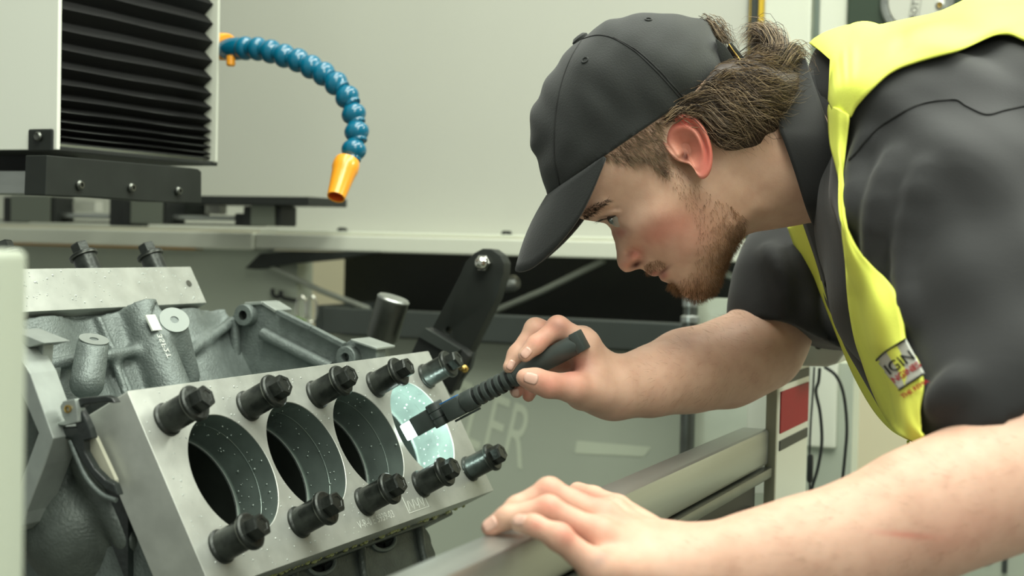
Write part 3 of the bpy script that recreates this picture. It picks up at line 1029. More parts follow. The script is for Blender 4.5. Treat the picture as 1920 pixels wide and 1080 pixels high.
DU = (0.020, 0.145, 0.262)
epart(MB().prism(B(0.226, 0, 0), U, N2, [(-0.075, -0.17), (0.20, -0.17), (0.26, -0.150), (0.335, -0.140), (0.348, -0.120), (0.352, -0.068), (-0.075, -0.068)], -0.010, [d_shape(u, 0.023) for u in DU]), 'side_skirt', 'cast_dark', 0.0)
for u in DU:
    epart(MB().tube([B(0.227, p[1], p[0]) for p in d_shape(u, 0.024)], 0.0022, 8, hint=N), 'port_rim', 'cast', smooth=60)
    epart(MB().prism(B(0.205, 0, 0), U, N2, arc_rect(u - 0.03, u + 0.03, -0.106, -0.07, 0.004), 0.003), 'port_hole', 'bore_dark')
for u in (-0.045, 0.085, 0.205, 0.325):
    epart(MB().tube([B(0.228, -0.08, u + 0.016), B(0.228, -0.110, u - 0.002), B(0.226, -0.165, u - 0.022)], [0.0055, 0.0045, 0.006], 10), 'rib', 'cast_dark', smooth=60)
epart(MB().lathe(B(0.190, -0.10, 0.372), nrm(U * -0.25 + N * 0.9 - N2 * 0.3), [(0.022, -0.03), (0.022, 0.008), (0.019, 0.012), (0.006, 0.012), (0.005, 0.004), (0, 0.004)], 28), 'mount_boss', 'cast', smooth=35)
epart(MB().obox(B(0.17, -0.128, 0.352), U * 0.05, N * 0.04, -N2 * 0.03), 'mount_pad', 'machined', 0.003)

# ------------------------------------------------------------------ torque plates and bolts
bolt_me = {}
for nm, pr, n in (('clamp_bolt', [(0.0142, 0), (0.0142, 0.0022), (0.0126, 0.0035), (0.0124, 0.0285)], 32),
                  ('bolt_flange', [(0.0124, 0.0285), (0.0150, 0.0288), (0.0154, 0.0300), (0.0152, 0.0322), (0.0138, 0.0334), (0.0, 0.0338)], 32),
                  ('hex_head', [(0.0100, 0.0330), (0.0100, 0.0430), (0.0088, 0.0448), (0.0055, 0.0448), (0.0050, 0.0443), (0, 0.0443)], 6)):
    o = MB().lathe((0, 0, 0), (0, 0, 1), pr, n, hint=(1, 0, 0)).build(nm, MT['bolt'], None, 30)
    bolt_me[nm] = o.data
    if nm == 'bolt_flange':      # worn bright edge
        o.data.materials.append(MT['steel_dark'])
        for f_ in list(o.data.polygons)[32:64]:
            f_.material_index = 1
    bpy.data.objects.remove(o)


def add_bolt(parent, base, axis, up, spin):
    x, y, a = frame(axis, up)
    Rm = Matrix(((x[0], y[0], a[0], base[0]), (x[1], y[1], a[1], base[1]), (x[2], y[2], a[2], base[2]), (0, 0, 0, 1))) @ Matrix.Rotation(spin, 4, 'Z')
    b = bpy.data.objects.new('clamp_bolt', bolt_me['clamp_bolt'])
    COL.objects.link(b)
    b.parent = parent
    b.matrix_local = Rm
    for nm in ('bolt_flange', 'hex_head'):
        s = bpy.data.objects.new(nm, bolt_me[nm])
        COL.objects.link(s)
        s.parent = b
    return b


U0, U1 = -0.087, 0.4234
tp1 = MB().prism(B(0.235, 0, 0), U, N2, arc_rect(U0, U1, -0.0858, 0.0837, 0.0015, 3), TH, [circle(SP * k, 0, 0.0530, 72) for k in range(4)]).build('torque_plate', MT['alu_plate'], None, 25, 0.0007, 1)
tag(tp1, 'silver torque plate with four round bores facing the operator', 'torque plate', 'torque plates')
for k in range(4):
    o = MB().lathe(B(0.235, 0, SP * k), N, [(0.0530, 0.0), (0.0529, 0.026), (0.0526, 0.0262), (0.0526, 0.0268), (0.0529, 0.027), (0.05285, TH - 0.0008)], 72, caps=False).build('bore_wall', MT['bore'], tp1, 50)
    o = MB().prism(B(0.2351, 0, SP * k), *frame(N, U)[:2], circle(0, 0, 0.0535, 64), 0.0004, [circle(0, 0, 0.0512, 64)]).build('bore_ring', MT['machined'], tp1)
for k in range(5):
    for w_ in (0.0549, -0.0554):
        add_bolt(tp1, B(0.235 + TH, w_, SP * (k - 0.5)), N, U, random.uniform(0, 1.0))
# stamped marks
for s, u, w_, sz in (('V-R-0 E 5939-03', 0.175, -0.0745, 0.0105), ('3BE', 0.186, -0.0630, 0.009)):
    v, f = text_mesh(s, sz)
    MB().add([B(0.2352 + TH, w_ + p[1], u + p[0] * 0.95) for p in v], f).build('stamped_mark', MT['label'], tp1)
mk = MB()
for a, b, c, d in ((0.236, 0.236, -0.079, -0.062), (0.277, 0.277, -0.079, -0.062), (0.236, 0.277, -0.079, -0.079)):
    p0, p1 = B(0.235 + TH, c, a), B(0.235 + TH, d, b)
    mk.tube([p0, p1], 0.0004, 6)
for k in range(7):
    mk.tube([B(0.235 + TH, -0.077 + 0.010 * (k % 2), 0.239 + 0.005 * k), B(0.235 + TH, -0.067 - 0.008 * (k % 2), 0.242 + 0.005 * k)], 0.0003, 5)
mk.build('stamped_logo', MT['label'], tp1)

FO, FH = -0.065, 0.246
tp2 = MB().prism(B(0, FH, 0), U, -N, arc_rect(U0 + FO - 0.02, U1 + FO, -0.0858, 0.0858, 0.0015, 3), TH, [circle(SP * k + FO, 0, 0.053, 48) for k in range(4)]).build('torque_plate', MT['alu_plate'], None, 25, 0.0007, 1)
tag(tp2, 'silver torque plate on the far bank seen edge on', 'torque plate', 'torque plates')
for k in range(5):
    for w_ in (0.0549, -0.0549):
        add_bolt(tp2, B(w_, FH + TH, SP * (k - 0.5) + FO + 0.012), N2, U, random.uniform(0, 1.0))
ob_ = MB().lathe(B(0.0862, FH + 0.025, U1 + FO - 0.018), N, [(0.004, 0), (0.004, 0.0004), (0, 0.0004)], 16).build('dowel_mark', MT['steel_dark'], tp2)

# coolant droplets
MT['bore_drop'] = mat('bore_coolant_drop', rgb(120, 134, 126), 0.04, 0.3, spec=1.0, coat=1.0)
def drops(name, n, fn, m, parent, r0, r1):
    mb = MB()
    for i in range(n):
        c, ax = fn(i)
        r = r0 + (r1 - r0) * random.random() ** 2
        mb.lathe(c, ax, [(r, -0.0001), (r * 0.85, r * 0.35), (r * 0.45, r * 0.6), (0, r * 0.68)], 8, caps=False)
    o = mb.build(name, m, parent, 60)
    o['kind'] = 'stuff'
    o['label'] = 'tiny coolant droplets'
    return o


def on_face(i):
    while True:
        u, w_ = random.uniform(U0 + 0.004, U1 - 0.004), random.uniform(-0.083, 0.081)
        if all((u - SP * k) ** 2 + w_ ** 2 > 0.054 ** 2 for k in range(4)):
            return B(0.235 + TH, w_, u), N


drops('coolant_droplets', 300, on_face, MT['glass_drop'], tp1, 0.0004, 0.0011)


def in_bore(i, k=None):
    k = random.choice((0, 0, 1, 1, 2)) if k is None else k
    a = random.uniform(0, 2 * math.pi)
    d = nrm(U * math.cos(a) + N2 * math.sin(a))
    return B(0.235 + random.uniform(0.003, TH - 0.004), 0, SP * k) + d * 0.0527, -d


drops('coolant_droplets', 260, lambda i: in_bore(i), MT['bore_drop'], tp1, 0.0006, 0.0014)
drops('coolant_droplets', 170, lambda i: in_bore(i, 3), MT['glass_drop'], tp1, 0.0004, 0.0012)
drops('coolant_droplets', 160, lambda i: (B(0.0859, FH + random.uniform(0.003, TH - 0.003), random.uniform(-0.1, U1 + FO)), N), MT['glass_drop'], tp2, 0.0005, 0.0013)
drops('coolant_droplets', 90, lambda i: (B(0.235 + random.uniform(0.0, 0.012), -0.0862, random.uniform(0.02, U1)), nrm(-N2 * 1.0 + N * 0.2)), MT['oil_drop'], tp1, 0.001, 0.0036)

# ------------------------------------------------------------------ fixture parts behind the block
arm = empty('fixture_arm', PY(850, 730, 1.62))
tag(arm, 'black clamping arm with a chrome dome nut at its rounded end', 'clamp arm')
ya = 1.60
an0, an1 = PY(850, 700, ya), PY(911, 500, ya)
ed = nrm(an1 - an0)
es = np.cross(ed, (0, 1, 0))
pts = [PY(*q, ya) for q in ((805, 625), (862, 515), (872, 492), (888, 475), (905, 466), (922, 468), (938, 479), (945, 494), (944, 512), (930, 560), (870, 680), (848, 735), (800, 700))]
o0 = pts[0]
hole = [PY(841 + 6 * math.cos(t), 620 + 7 * math.sin(t), ya) for t in np.linspace(0, 2 * math.pi, 20, endpoint=False)]
a_ = MB().prism(o0, (1, 0, 0), (0, 0, 1), [(p[0] - o0[0], p[2] - o0[2]) for p in pts][::-1], -0.022, [[(p[0] - o0[0], p[2] - o0[2]) for p in hole]]).build('arm_plate', MT['black'], None, 30, 0.0015)
adopt(arm, a_)
cn = PY(908, 493, ya)
adopt(arm, MB().lathe(cn, (0, -1, 0), [(0.0105, 0), (0.0105, 0.006), (0.0085, 0.0075)], 6).build('nut', MT['chrome'], None, 25),
      MB().lathe(cn, (0, -1, 0), [(0.0085, 0.007), (0.008, 0.011), (0.006, 0.014), (0.003, 0.0158), (0, 0.0162)], 24).build('nut_dome', MT['chrome'], None, 60))
pts = [PY(*q, ya - 0.02) for q in ((786, 630), (800, 615), (866, 655), (880, 668), (846, 735), (826, 700), (775, 690), (768, 668))]
o0 = pts[0]
adopt(arm, MB().prism(o0, (1, 0, 0), (0, 0, 1), [(p[0] - o0[0], p[2] - o0[2]) for p in pts][::-1], -0.02).build('arm_base', MT['black_dark'], None, 30, 0.001))
q0 = [PY(*q, ya - 0.021) for q in ((786, 630), (800, 615), (866, 655), (852, 668))]
adopt(arm, MB().add(q0 + [p - np.array([0, 0.004, 0]) for p in q0], [(4, 7, 6, 5), (0, 1, 5, 4), (1, 2, 6, 5), (2, 3, 7, 6), (3, 0, 4, 7), (0, 1, 2, 3)]).build('wear_strip', MT['charcoal'], None, None))
pts = [PY(*q, ya - 0.01) for q in ((830, 690), (890, 660), (882, 690), (843, 742), (832, 720))]
o0 = pts[0]
adopt(arm, MB().prism(o0, (1, 0, 0), (0, 0, 1), [(p[0] - o0[0], p[2] - o0[2]) for p in pts][::-1], -0.008).build('arm_gusset', MT['charcoal'], None, None, 0.001))
adopt(arm, MB().lathe(PY(862, 690, ya - 0.03), nrm(PY(878, 693, ya - 0.05) - PY(862, 690, ya - 0.03)), [(0.003, 0), (0.003, 0.012), (0.0045, 0.013), (0.0045, 0.018), (0.002, 0.020)], 14).build('nipple', MT['brass'], None, 40))

kc0, kc1 = PY(716, 634, 1.58), PY(738, 560, 1.58)
kd = nrm(kc1 - kc0)
kn = empty('locating_knob', kc0)
tag(kn, 'dark steel cylinder on a rod behind the near torque plate', 'knob')
kl = np.linalg.norm(kc1 - kc0)
adopt(kn, MB().lathe(kc0, kd, [(0.018, -0.002), (0.0205, 0.002), (0.0205, kl - 0.001), (0.0190, kl + 0.001), (0, kl + 0.001)], 40).build('cylinder', MT['steel_dark'], None, 35),
      MB().lathe(kc0, kd, [(0.0205, kl - 0.0025), (0.0209, kl - 0.002), (0.0209, kl - 0.0005), (0.019, kl + 0.0015), (0.0, kl + 0.0015)], 40).build('rim', MT['steel'], None, 35),
      MB().lathe(kc0 - kd * 0.12, kd, [(0.006, 0), (0.006, 0.12)], 20).build('rod', MT['steel_dark'], None, 35),
      MB().lathe(kc0 - kd * 0.006, kd, [(0.006, 0), (0.012, 0.001), (0.014, 0.005)], 24).build('collar', MT['black'], None, 35))
# key ring with green tag on the hook
kr = empty('key_rings', PY(573, 600, YB - 0.07))
tag(kr, 'two steel snap rings with a green tag hanging by the black tray', 'key ring')
for px, py in ((565, 580), (585, 580)):
    c = PY(px, py, YB - 0.08)
    adopt(kr, MB().tube([c + np.array([0.007 * math.cos(t), 0.004 * math.cos(t), 0.022 * math.sin(t)]) for t in np.linspace(0, 2 * math.pi, 28, endpoint=False)], 0.0022, 8, closed=True).build('snap_ring', MT['chrome'], None, 60))
tg = [PY(*q, YB - 0.085) for q in ((546, 598), (556, 593), (574, 600), (572, 612), (550, 606))]
adopt(kr, MB().prism(tg[0], (1, 0, 0), (0, 0, 1), [(p[0] - tg[0][0], p[2] - tg[0][2]) for p in tg][::-1], 0.004).build('tag', mat('green_tag', rgb(90, 130, 40), 0.4), None, None, 0.001))
# ------------------------------------------------------------------ person: head
def skin_material():
    m = bpy.data.materials.new('skin')
    m.use_nodes = True
    nt = m.node_tree
    b = nt.nodes['Principled BSDF']
    at = nt.nodes.new('ShaderNodeAttribute')
    at.attribute_name = 'skin'
    tc = nt.nodes.new('ShaderNodeTexCoord')
    nz = nt.nodes.new('ShaderNodeTexNoise')
    nz.inputs['Scale'].default_value = 70
    nz.inputs['Detail'].default_value = 6
    nt.links.new(tc.outputs['Object'], nz.inputs['Vector'])
    rp = nt.nodes.new('ShaderNodeValToRGB')
    rp.color_ramp.elements[0].position = 0.30
    rp.color_ramp.elements[0].color = (0.94, 0.88, 0.86, 1)
    rp.color_ramp.elements[1].position = 0.62
    rp.color_ramp.elements[1].color = (1.04, 1.03, 1.02, 1)
    nt.links.new(nz.outputs[0], rp.inputs[0])
    mx = nt.nodes.new('ShaderNodeMix')
    mx.data_type = 'RGBA'
    mx.blend_type = 'MULTIPLY'
    mx.inputs[0].default_value = 1.0
    nt.links.new(at.outputs['Color'], mx.inputs[6])
    nt.links.new(rp.outputs[0], mx.inputs[7])
    nt.links.new(mx.outputs[2], b.inputs['Base Color'])
    b.inputs['Roughness'].default_value = 0.52
    b.inputs['Specular IOR Level'].default_value = 0.35
    b.inputs['Subsurface Weight'].default_value = 0.18
    b.inputs['Subsurface Radius'].default_value = (0.009, 0.0035, 0.0018)
    b.inputs['Subsurface Scale'].default_value = 1.0
    n2 = nt.nodes.new('ShaderNodeTexNoise')
    n2.inputs['Scale'].default_value = 700
    n2.inputs['Detail'].default_value = 3
    nt.links.new(tc.outputs['Object'], n2.inputs['Vector'])
    bp = nt.nodes.new('ShaderNodeBump')
    bp.inputs['Strength'].default_value = 0.12
    bp.inputs['Distance'].default_value = 0.001
    nt.links.new(n2.outputs[0], bp.inputs['Height'])
    nt.links.new(bp.outputs[0], b.inputs['Normal'])
    return m


MT['skin'] = skin_material()
HD = 1.40
EAR = P(1287, 292, HD)
vd = nrm(ray(1287, 292))
hr = M @ [1, 0, 0]
yaw = math.radians(7)
HA = nrm(-hr * math.cos(yaw) + vd * math.sin(yaw))      # forward-left in the sagittal plane
HL = nrm(-(vd - HA * np.dot(vd, HA)))                   # towards the camera (his left)
HB = np.cross(HL, HA)
if HB[2] < 0:
    HB = -HB


def hab(px, py):
    q = PP(px, py, EAR, HL) - EAR
    return q @ HA, q @ HB


def tps_field(pts, vals, a0, a1, b0, b1, h, reg=1e-9):
    c = np.array(pts, float)
    v = np.array(vals, float)
    n = len(c)

    def ker(d2):
        return np.where(d2 > 1e-14, 0.5 * d2 * np.log(np.maximum(d2, 1e-14)), 0)
    K = ker(((c[:, None] - c[None]) ** 2).sum(-1)) + reg * np.eye(n)
    A = np.zeros((n + 3, n + 3))
    A[:n, :n] = K
    A[:n, n] = A[n, :n] = 1
    A[:n, n + 1:] = c
    A[n + 1:, :n] = c.T
    s = np.linalg.solve(A, np.concatenate([v, np.zeros(3)]))
    ga, gb = np.arange(a0, a1 + h, h), np.arange(b0, b1 + h, h)
    G = np.stack(np.meshgrid(ga, gb, indexing='ij'), -1).reshape(-1, 2)
    out = np.zeros(len(G))
    for i in range(0, len(G), 20000):
        g = G[i:i + 20000]
        out[i:i + 20000] = ker(((g[:, None] - c[None]) ** 2).sum(-1)) @ s[:n] + s[n] + g @ s[n + 1:]
    return ga, gb, out.reshape(len(ga), len(gb))


def inside_poly(px, py, poly):
    poly = np.asarray(poly, float)
    res = np.zeros(np.shape(px), bool)
    j = len(poly) - 1
    for i in range(len(poly)):
        xi, yi, xj, yj = *poly[i], *poly[j]
        c = ((yi > py) != (yj > py)) & (px < (xj - xi) * (py - yi) / (yj - yi + 1e-12) + xi)
        res ^= c
        j = i
    return res


def densify(poly, step):
    out = []
    for i in range(len(poly)):
        a, b = np.array(poly[i], float), np.array(poly[(i + 1) % len(poly)], float)
        m = max(1, int(np.linalg.norm(b - a) / step))
        out += [tuple(a + (b - a) * k / m) for k in range(m)]
    return out


face_prof = [(1040, 372), (1066, 396), (1084, 407), (1092, 411), (1107, 414), (1120, 415.5), (1131, 418), (1141, 424), (1146, 434), (1149.5, 446), (1154, 460), (1156, 472), (1156.5, 486), (1159, 498), (1165, 506),
             (1173, 510.5), (1181, 510), (1191, 506.5), (1201, 504), (1207, 507), (1213, 512), (1219, 516), (1225, 518), (1231, 518), (1235.5, 516.5), (1237, 521), (1240, 526), (1246, 528.5), (1252, 531), (1262, 538), (1272, 546), (1282, 555),
             (1295, 561.5), (1309, 563), (1324, 559), (1338, 548), (1349, 528), (1358, 502), (1372, 472), (1387, 454), (1402, 440), (1422, 434), (1450, 430), (1480, 425), (1520, 418), (1580, 420)]
skull_rest = [(1640, 400), (1650, 300), (1620, 220), (1560, 195), (1500, 190), (1460, 180), (1430, 160), (1400, 135), (1370, 105), (1330, 62), (1290, 42), (1230, 35), (1180, 37), (1130, 55), (1090, 85), (1060, 120), (1030, 165), (1012, 205), (1006, 250), (1010, 300), (1022, 340)]
outline = face_prof + skull_rest
bpts = densify(outline, 14)
hw = [  # (px, py, half width in metres)
    (1230, 130, .074), (1150, 150, .068), (1310, 150, .072), (1090, 230, .060), (1180, 230, .074), (1260, 220, .076), (1060, 310, .048), (1120, 280, .066), (1370, 170, .060),
    (1170, 320, .0690), (1215, 290, .0725), (1130, 340, .060), (1108, 375, .044), (1080, 380, .034), (1098, 398, .026), (1118, 398, .037), (1128, 404, .033),
    (1138, 408, .0285), (1150, 412, .0335), (1162, 402, .0430), (1176, 392, .0505), (1200, 372, .0600), (1140, 417, .014),
    (1156, 428, .022), (1170, 436, .034), (1186, 436, .0455), (1210, 420, .0575), (1230, 395, .0655), (1260, 362, .0690), (1290, 330, .0690), (1330, 300, .064),
    (1149, 430, .0065), (1156, 444, .0110), (1160, 462, .0105), (1168, 458, .0165), (1162, 478, .0095), (1170, 482, .0140), (1166, 496, .0090), (1174, 497, .0120), (1185, 487, .0180), (1195, 492, .0178), (1203, 484, .0215), (1182, 470, .0195),
    (1200, 462, .0290), (1214, 478, .0310), (1225, 460, .0430), (1190, 450, .0360),
    (1212, 500, .0130), (1222, 505, .0165), (1234, 498, .0250), (1247, 492, .0310), (1236, 508, .0170), (1252, 503, .0270), (1248, 520, .0140), (1258, 512, .0240), (1266, 522, .0230),
    (1265, 480, .0440), (1280, 450, .0555), (1310, 420, .0600), (1335, 385, .0620), (1360, 400, .0580), (1350, 440, .0540), (1330, 480, .0470), (1300, 490, .0430), (1330, 520, .0330), (1300, 525, .0310), (1285, 530, .0270), (1310, 548, .0180), (1292, 550, .0150),
    (1365, 460, .0400), (1392, 420, .0480), (1400, 380, .0540), (1420, 330, .0580), (1450, 290, .0590), (1500, 300, .0600), (1480, 380, .0480), (1440, 400, .0440), (1440, 230, .0520), (1560, 320, .0640), (1600, 310, .0600)]
cp_, cv_ = [], []
for q in bpts:
    cp_.append(hab(*q))
    cv_.append(0.0)
for x, y, w_ in hw:
    cp_.append(hab(x, y))
    cv_.append(w_ * w_ * 1e4)
cpa = np.array(cp_)
GA0, GA1 = cpa[:, 0].min() - 0.012, cpa[:, 0].max() + 0.012
GB0, GB1 = cpa[:, 1].min() - 0.012, cpa[:, 1].max() + 0.012
hga, hgb, hq = tps_field(cp_, cv_, GA0, GA1, GB0, GB1, 0.0015, 1e-8)
hq = hq * 1e-4
GG = np.stack(np.meshgrid(hga, hgb, indexing='ij'), -1)
opoly = np.array([hab(*q) for q in outline])
ins = inside_poly(GG[..., 0], GG[..., 1], opoly)
hq = np.where(ins, np.maximum(hq, 2e-6), np.minimum(hq, -2e-6))
half = np.sqrt(np.maximum(hq, 0))
PXM = 1.0 / (F / HD)    # metres per pixel in the head plane


def gauss(px, py, sx, sy=None, ang=0.0):
    """gaussian in pixel units around a picture point, in the sagittal plane"""
    c = hab(px, py)
    dx, dy = -(GG[..., 0] - c[0]) / PXM, -(GG[..., 1] - c[1]) / PXM
    sy = sx if sy is None else sy
    ca, sa = math.cos(math.radians(ang)), math.sin(math.radians(ang))
    u, v = dx * ca + dy * sa, -dx * sa + dy * ca
    return np.exp(-0.5 * ((u / sx) ** 2 + (v / sy) ** 2))


def line_gauss(pts, s):
    d2 = np.full(GG.shape[:2], 1e9)
    cs = [np.array(hab(*p)) for p in pts]
    for a, b in zip(cs[:-1], cs[1:]):
        ab = b - a
        t = np.clip(((GG - a) @ ab) / (ab @ ab), 0, 1)
        d2 = np.minimum(d2, ((GG - a - t[..., None] * ab) ** 2).sum(-1))
    return np.exp(-0.5 * d2 / (s * PXM) ** 2)


bump = np.zeros_like(half)
bump -= 0.0120 * gauss(1193, 495, 8, 3.8, -33)                      # nostril
bump += 0.0030 * gauss(1191, 483, 10, 8, -30)                        # nostril wing
bump -= 0.0034 * line_gauss([(1178, 472), (1190, 465), (1203, 470), (1208, 484), (1206, 495)], 3.2)   # crease round the wing
bump -= 0.0030 * line_gauss([(1206, 478), (1226, 482), (1244, 492)], 6)
bump += 0.0028 * gauss(1229, 512, 6, 4, -35)                         # upper lip
bump += 0.0026 * gauss(1245, 519, 6, 4.5, -35)                       # lower lip
bump -= 0.0040 * line_gauss([(1234, 516), (1244, 508), (1253, 500)], 2.0)   # mouth line
bump -= 0.0022 * line_gauss([(1256, 527), (1268, 518)], 5)
bump += 0.0030 * line_gauss([(1094, 404), (1106, 396), (1122, 388), (1140, 380)], 7)      # brow
bump += 0.0022 * line_gauss([(1128, 405), (1140, 400), (1155, 394), (1163, 394)], 3.0)    # upper lid
bump -= 0.0022 * line_gauss([(1130, 398), (1146, 391), (1160, 387)], 2.4)                  # lid crease
bump -= 0.0045 * line_gauss([(1134, 413), (1145, 408), (1158, 407)], 3.0)                  # eye opening
bump += 0.0014 * line_gauss([(1140, 418), (1152, 416), (1164, 409)], 3.0)                  # lower lid
bump -= 0.0018 * line_gauss([(1160, 420), (1176, 428), (1184, 434)], 3.5)
bump -= 0.0014 * line_gauss([(1216, 470), (1240, 478), (1262, 500)], 8)
bump += 0.0020 * gauss(1235, 400, 30, 18, -40)
bump += 0.0025 * line_gauss([(1370, 420), (1352, 478), (1330, 535)], 10)                   # jaw edge
bump -= 0.0030 * line_gauss([(1392, 430), (1376, 470)], 8)
bump += 0.0018 * line_gauss([(1340, 320), (1400, 380), (1480, 412)], 12)                   # neck muscle
bump -= 0.016 * gauss(1288, 285, 15, 22)
msk = np.clip(half / 0.012, 0, 1)
halfb = np.maximum(half + bump * msk, 0)
hq2 = np.where(ins, np.maximum(halfb ** 2, 1e-6), hq)


def sample(grid, a, b):
    fa = np.clip((a - hga[0]) / (hga[1] - hga[0]), 0, len(hga) - 1.001)
    fb = np.clip((b - hgb[0]) / (hgb[1] - hgb[0]), 0, len(hgb) - 1.001)
    ia, ib = fa.astype(int), fb.astype(int)
    ta, tb = fa - ia, fb - ib
    return (grid[ia, ib] * (1 - ta) * (1 - tb) + grid[ia + 1, ib] * ta * (1 - tb) + grid[ia, ib + 1] * (1 - ta) * tb + grid[ia + 1, ib + 1] * ta * tb)


def head_world(v):
    return EAR + v[:, :1] * HA + v[:, 1:2] * HB + v[:, 2:3] * HL


hv, hqd = surface_nets(lambda p: p[:, 2] ** 2 - sample(hq2, p[:, 0], p[:, 1]), (GA0, GB0, -0.086), (GA1, GB1, 0.086), 0.0017, None)
hv = relax(hv, hqd, 4, 0.4)
head_v = head_world(hv)
if np.linalg.det(np.stack([HA, HB, HL])) < 0:
    hqd = hqd[:, ::-1]

# own skin tint (blush, stubble, lips); shade painted into nostril and mouth line
SK = np.array(rgb(212, 177, 154)[:3])


def tint(pw, spots, base=SK):
    px, py, d = proj(pw)
    col = np.tile(np.asarray(base), (len(pw), 1))
    for x, y, sx, sy, ang, c, k in spots:
        ca, sa = math.cos(math.radians(ang)), math.sin(math.radians(ang))
        u, v = (px - x) * ca + (py - y) * sa, -(px - x) * sa + (py - y) * ca
        w_ = (k * np.exp(-0.5 * ((u / sx) ** 2 + (v / sy) ** 2)))[:, None]
        col = col * (1 - w_) + np.array(rgb(*c)[:3]) * w_
    return col


RED, LIP, STB, PALE = (206, 120, 104), (176, 96, 90), (150, 108, 74), (226, 196, 172)
face_spots = [(1270, 420, 46, 24, -20, RED, .55), (1230, 440, 24, 16, -20, RED, .45), (1163, 436, 9, 8, 0, (176, 84, 78), .5), (1190, 478, 12, 10, 0, RED, .75), (1175, 497, 12, 8, 0, RED, .45), (1300, 460, 40, 20, -40, RED, .3),
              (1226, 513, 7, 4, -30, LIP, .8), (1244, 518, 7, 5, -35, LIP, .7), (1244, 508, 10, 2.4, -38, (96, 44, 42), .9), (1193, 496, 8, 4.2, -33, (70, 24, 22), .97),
              (1110, 395, 22, 5, -22, (120, 88, 62), .6), (1355, 440, 26, 60, 20, STB, .5), (1330, 520, 30, 26, 0, STB, .55), (1300, 548, 30, 12, -10, (172, 120, 76), .55), (1228, 499, 14, 6, -10, (128, 98, 64), .45), (1264, 534, 14, 5, 35, (120, 90, 60), .6),
              (1290, 370, 40, 22, 50, STB, .35), (1205, 305, 30, 12, 40, (110, 84, 62), .65), (1150, 408, 12, 4, -15, (120, 84, 70), .35), (1450, 380, 80, 40, 0, (190, 150, 124), .5), (1180, 350, 40, 30, 0, (206, 164, 138), .4), (1440, 260, 60, 30, 0, (186, 142, 116), .5)]
head_c = tint(head_v, face_spots)


# ears
def ear(side):
    out = [(1238, 262), (1236, 246), (1240, 232), (1249, 222), (1263, 217), (1279, 215.5), (1295, 219), (1308, 228), (1319, 242), (1327, 259), (1332, 276), (1334, 292), (1333, 308), (1329, 322), (1322, 331), (1314, 333), (1307, 327), (1302, 318), (1294, 309), (1284, 305), (1273, 302), (1262, 294), (1250, 280)]
    out = np.array(catmull(out + out[:1], 73)[:-1])
    cen = np.array((1288, 281))
    nr = 16
    vs, fs = [], []
    n = len(out)
    for lay in (0, 1):
        for k in range(nr + 1):
            s = (k + 0.001) / nr
            for i in range(n):
                q = cen + (out[i] - cen) * s
                a, b = hab(*q)
                back = (q[0] - 1240) / 95.0
                w_ = 0.0715 + 0.017 * max(back, 0) ** 0.8 - 0.002
                th = math.atan2(out[i][1] - cen[1], out[i][0] - cen[0])    # 0 = back, -pi/2 = top
                rear = 0.5 + 0.5 * math.cos(th + 0.75)                      # helix runs over the top and back
                lobe = max(0, math.cos(th - 1.0)) ** 2
                if lay == 0:
                    rim = 0.0046 * math.exp(-((s - 0.90) / 0.085) ** 2) * (0.35 + 0.65 * rear) * (1 - 0.6 * lobe)
                    ant = 0.0036 * math.exp(-((s - 0.60) / 0.10) ** 2) * rear * (1 - 0.5 * lobe)
                    sca = -0.0028 * math.exp(-((s - 0.75) / 0.07) ** 2) * rear * (1 - lobe)
                    con = -0.0105 * math.exp(-(s / 0.36) ** 2)
                    tra = 0.0045 * math.exp(-((q[0] - 1272) / 7) ** 2 - ((q[1] - 290) / 8) ** 2)
                    hole = -0.008 * math.exp(-((q[0] - 1284) / 5.5) ** 2 - ((q[1] - 294) / 6.5) ** 2)
                    w_ += rim + ant + sca + con + tra + hole
                else:
                    w_ -= 0.0050 + 0.004 * (1 - s)
                if s > 0.97:
                    w_ -= 0.0012 * (1 if lay == 0 else -1)
                vs.append(EAR + HA * a + HB * b + HL * side * w_)
    m = (nr + 1) * n
    for lay in (0, 1):
        for k in range(nr):
            for i in range(n):
                j = (i + 1) % n
                f = (lay * m + k * n + i, lay * m + k * n + j, lay * m + (k + 1) * n + j, lay * m + (k + 1) * n + i)
                fs.append(f if (lay == 0) == (side > 0) else f[::-1])
    for i in range(n):
        j = (i + 1) % n
        f = (nr * n + i, nr * n + j, m + nr * n + j, m + nr * n + i)
        fs.append(f if side > 0 else f[::-1])
    vs = np.array(vs)
    return vs, fs


EARC = [(1287, 275, 60, 60, 0, (206, 128, 108), .6), (1283, 225, 30, 14, 0, (222, 104, 92), .9), (1328, 285, 14, 40, 0, (222, 110, 98), .85), (1318, 322, 12, 14, 0, (216, 120, 108), .6), (1245, 245, 12, 22, 20, (218, 112, 98), .7), (1286, 294, 6, 7, 0, (60, 24, 20), .95), (1270, 258, 18, 12, 10, (176, 92, 78), .6), (1310, 270, 16, 30, 10, (190, 110, 94), .5)]  # ear tint; the darkest spot paints shade into the ear hole
body_v, body_f, body_c = [head_v], [hqd], [head_c]
off = len(head_v)
for sd in (1, -1):
    ev, ef = ear(sd)
    body_v.append(ev)
    body_f.append(np.array(ef) + off)
    body_c.append(tint(ev, EARC))
    off += len(ev)
# ------------------------------------------------------------------ person: arms and hands
def J(px, py, d, r):
    return (P(px, py, d), r)


def chain_sdf(p, chain, k0=0.0):
    d = None
    for (a, ra), (b, rb) in zip(chain[:-1], chain[1:]):
        e = sd_cone(p, a, b, ra, rb)
        d = e if d is None else smin(d, e, k0)
    return d


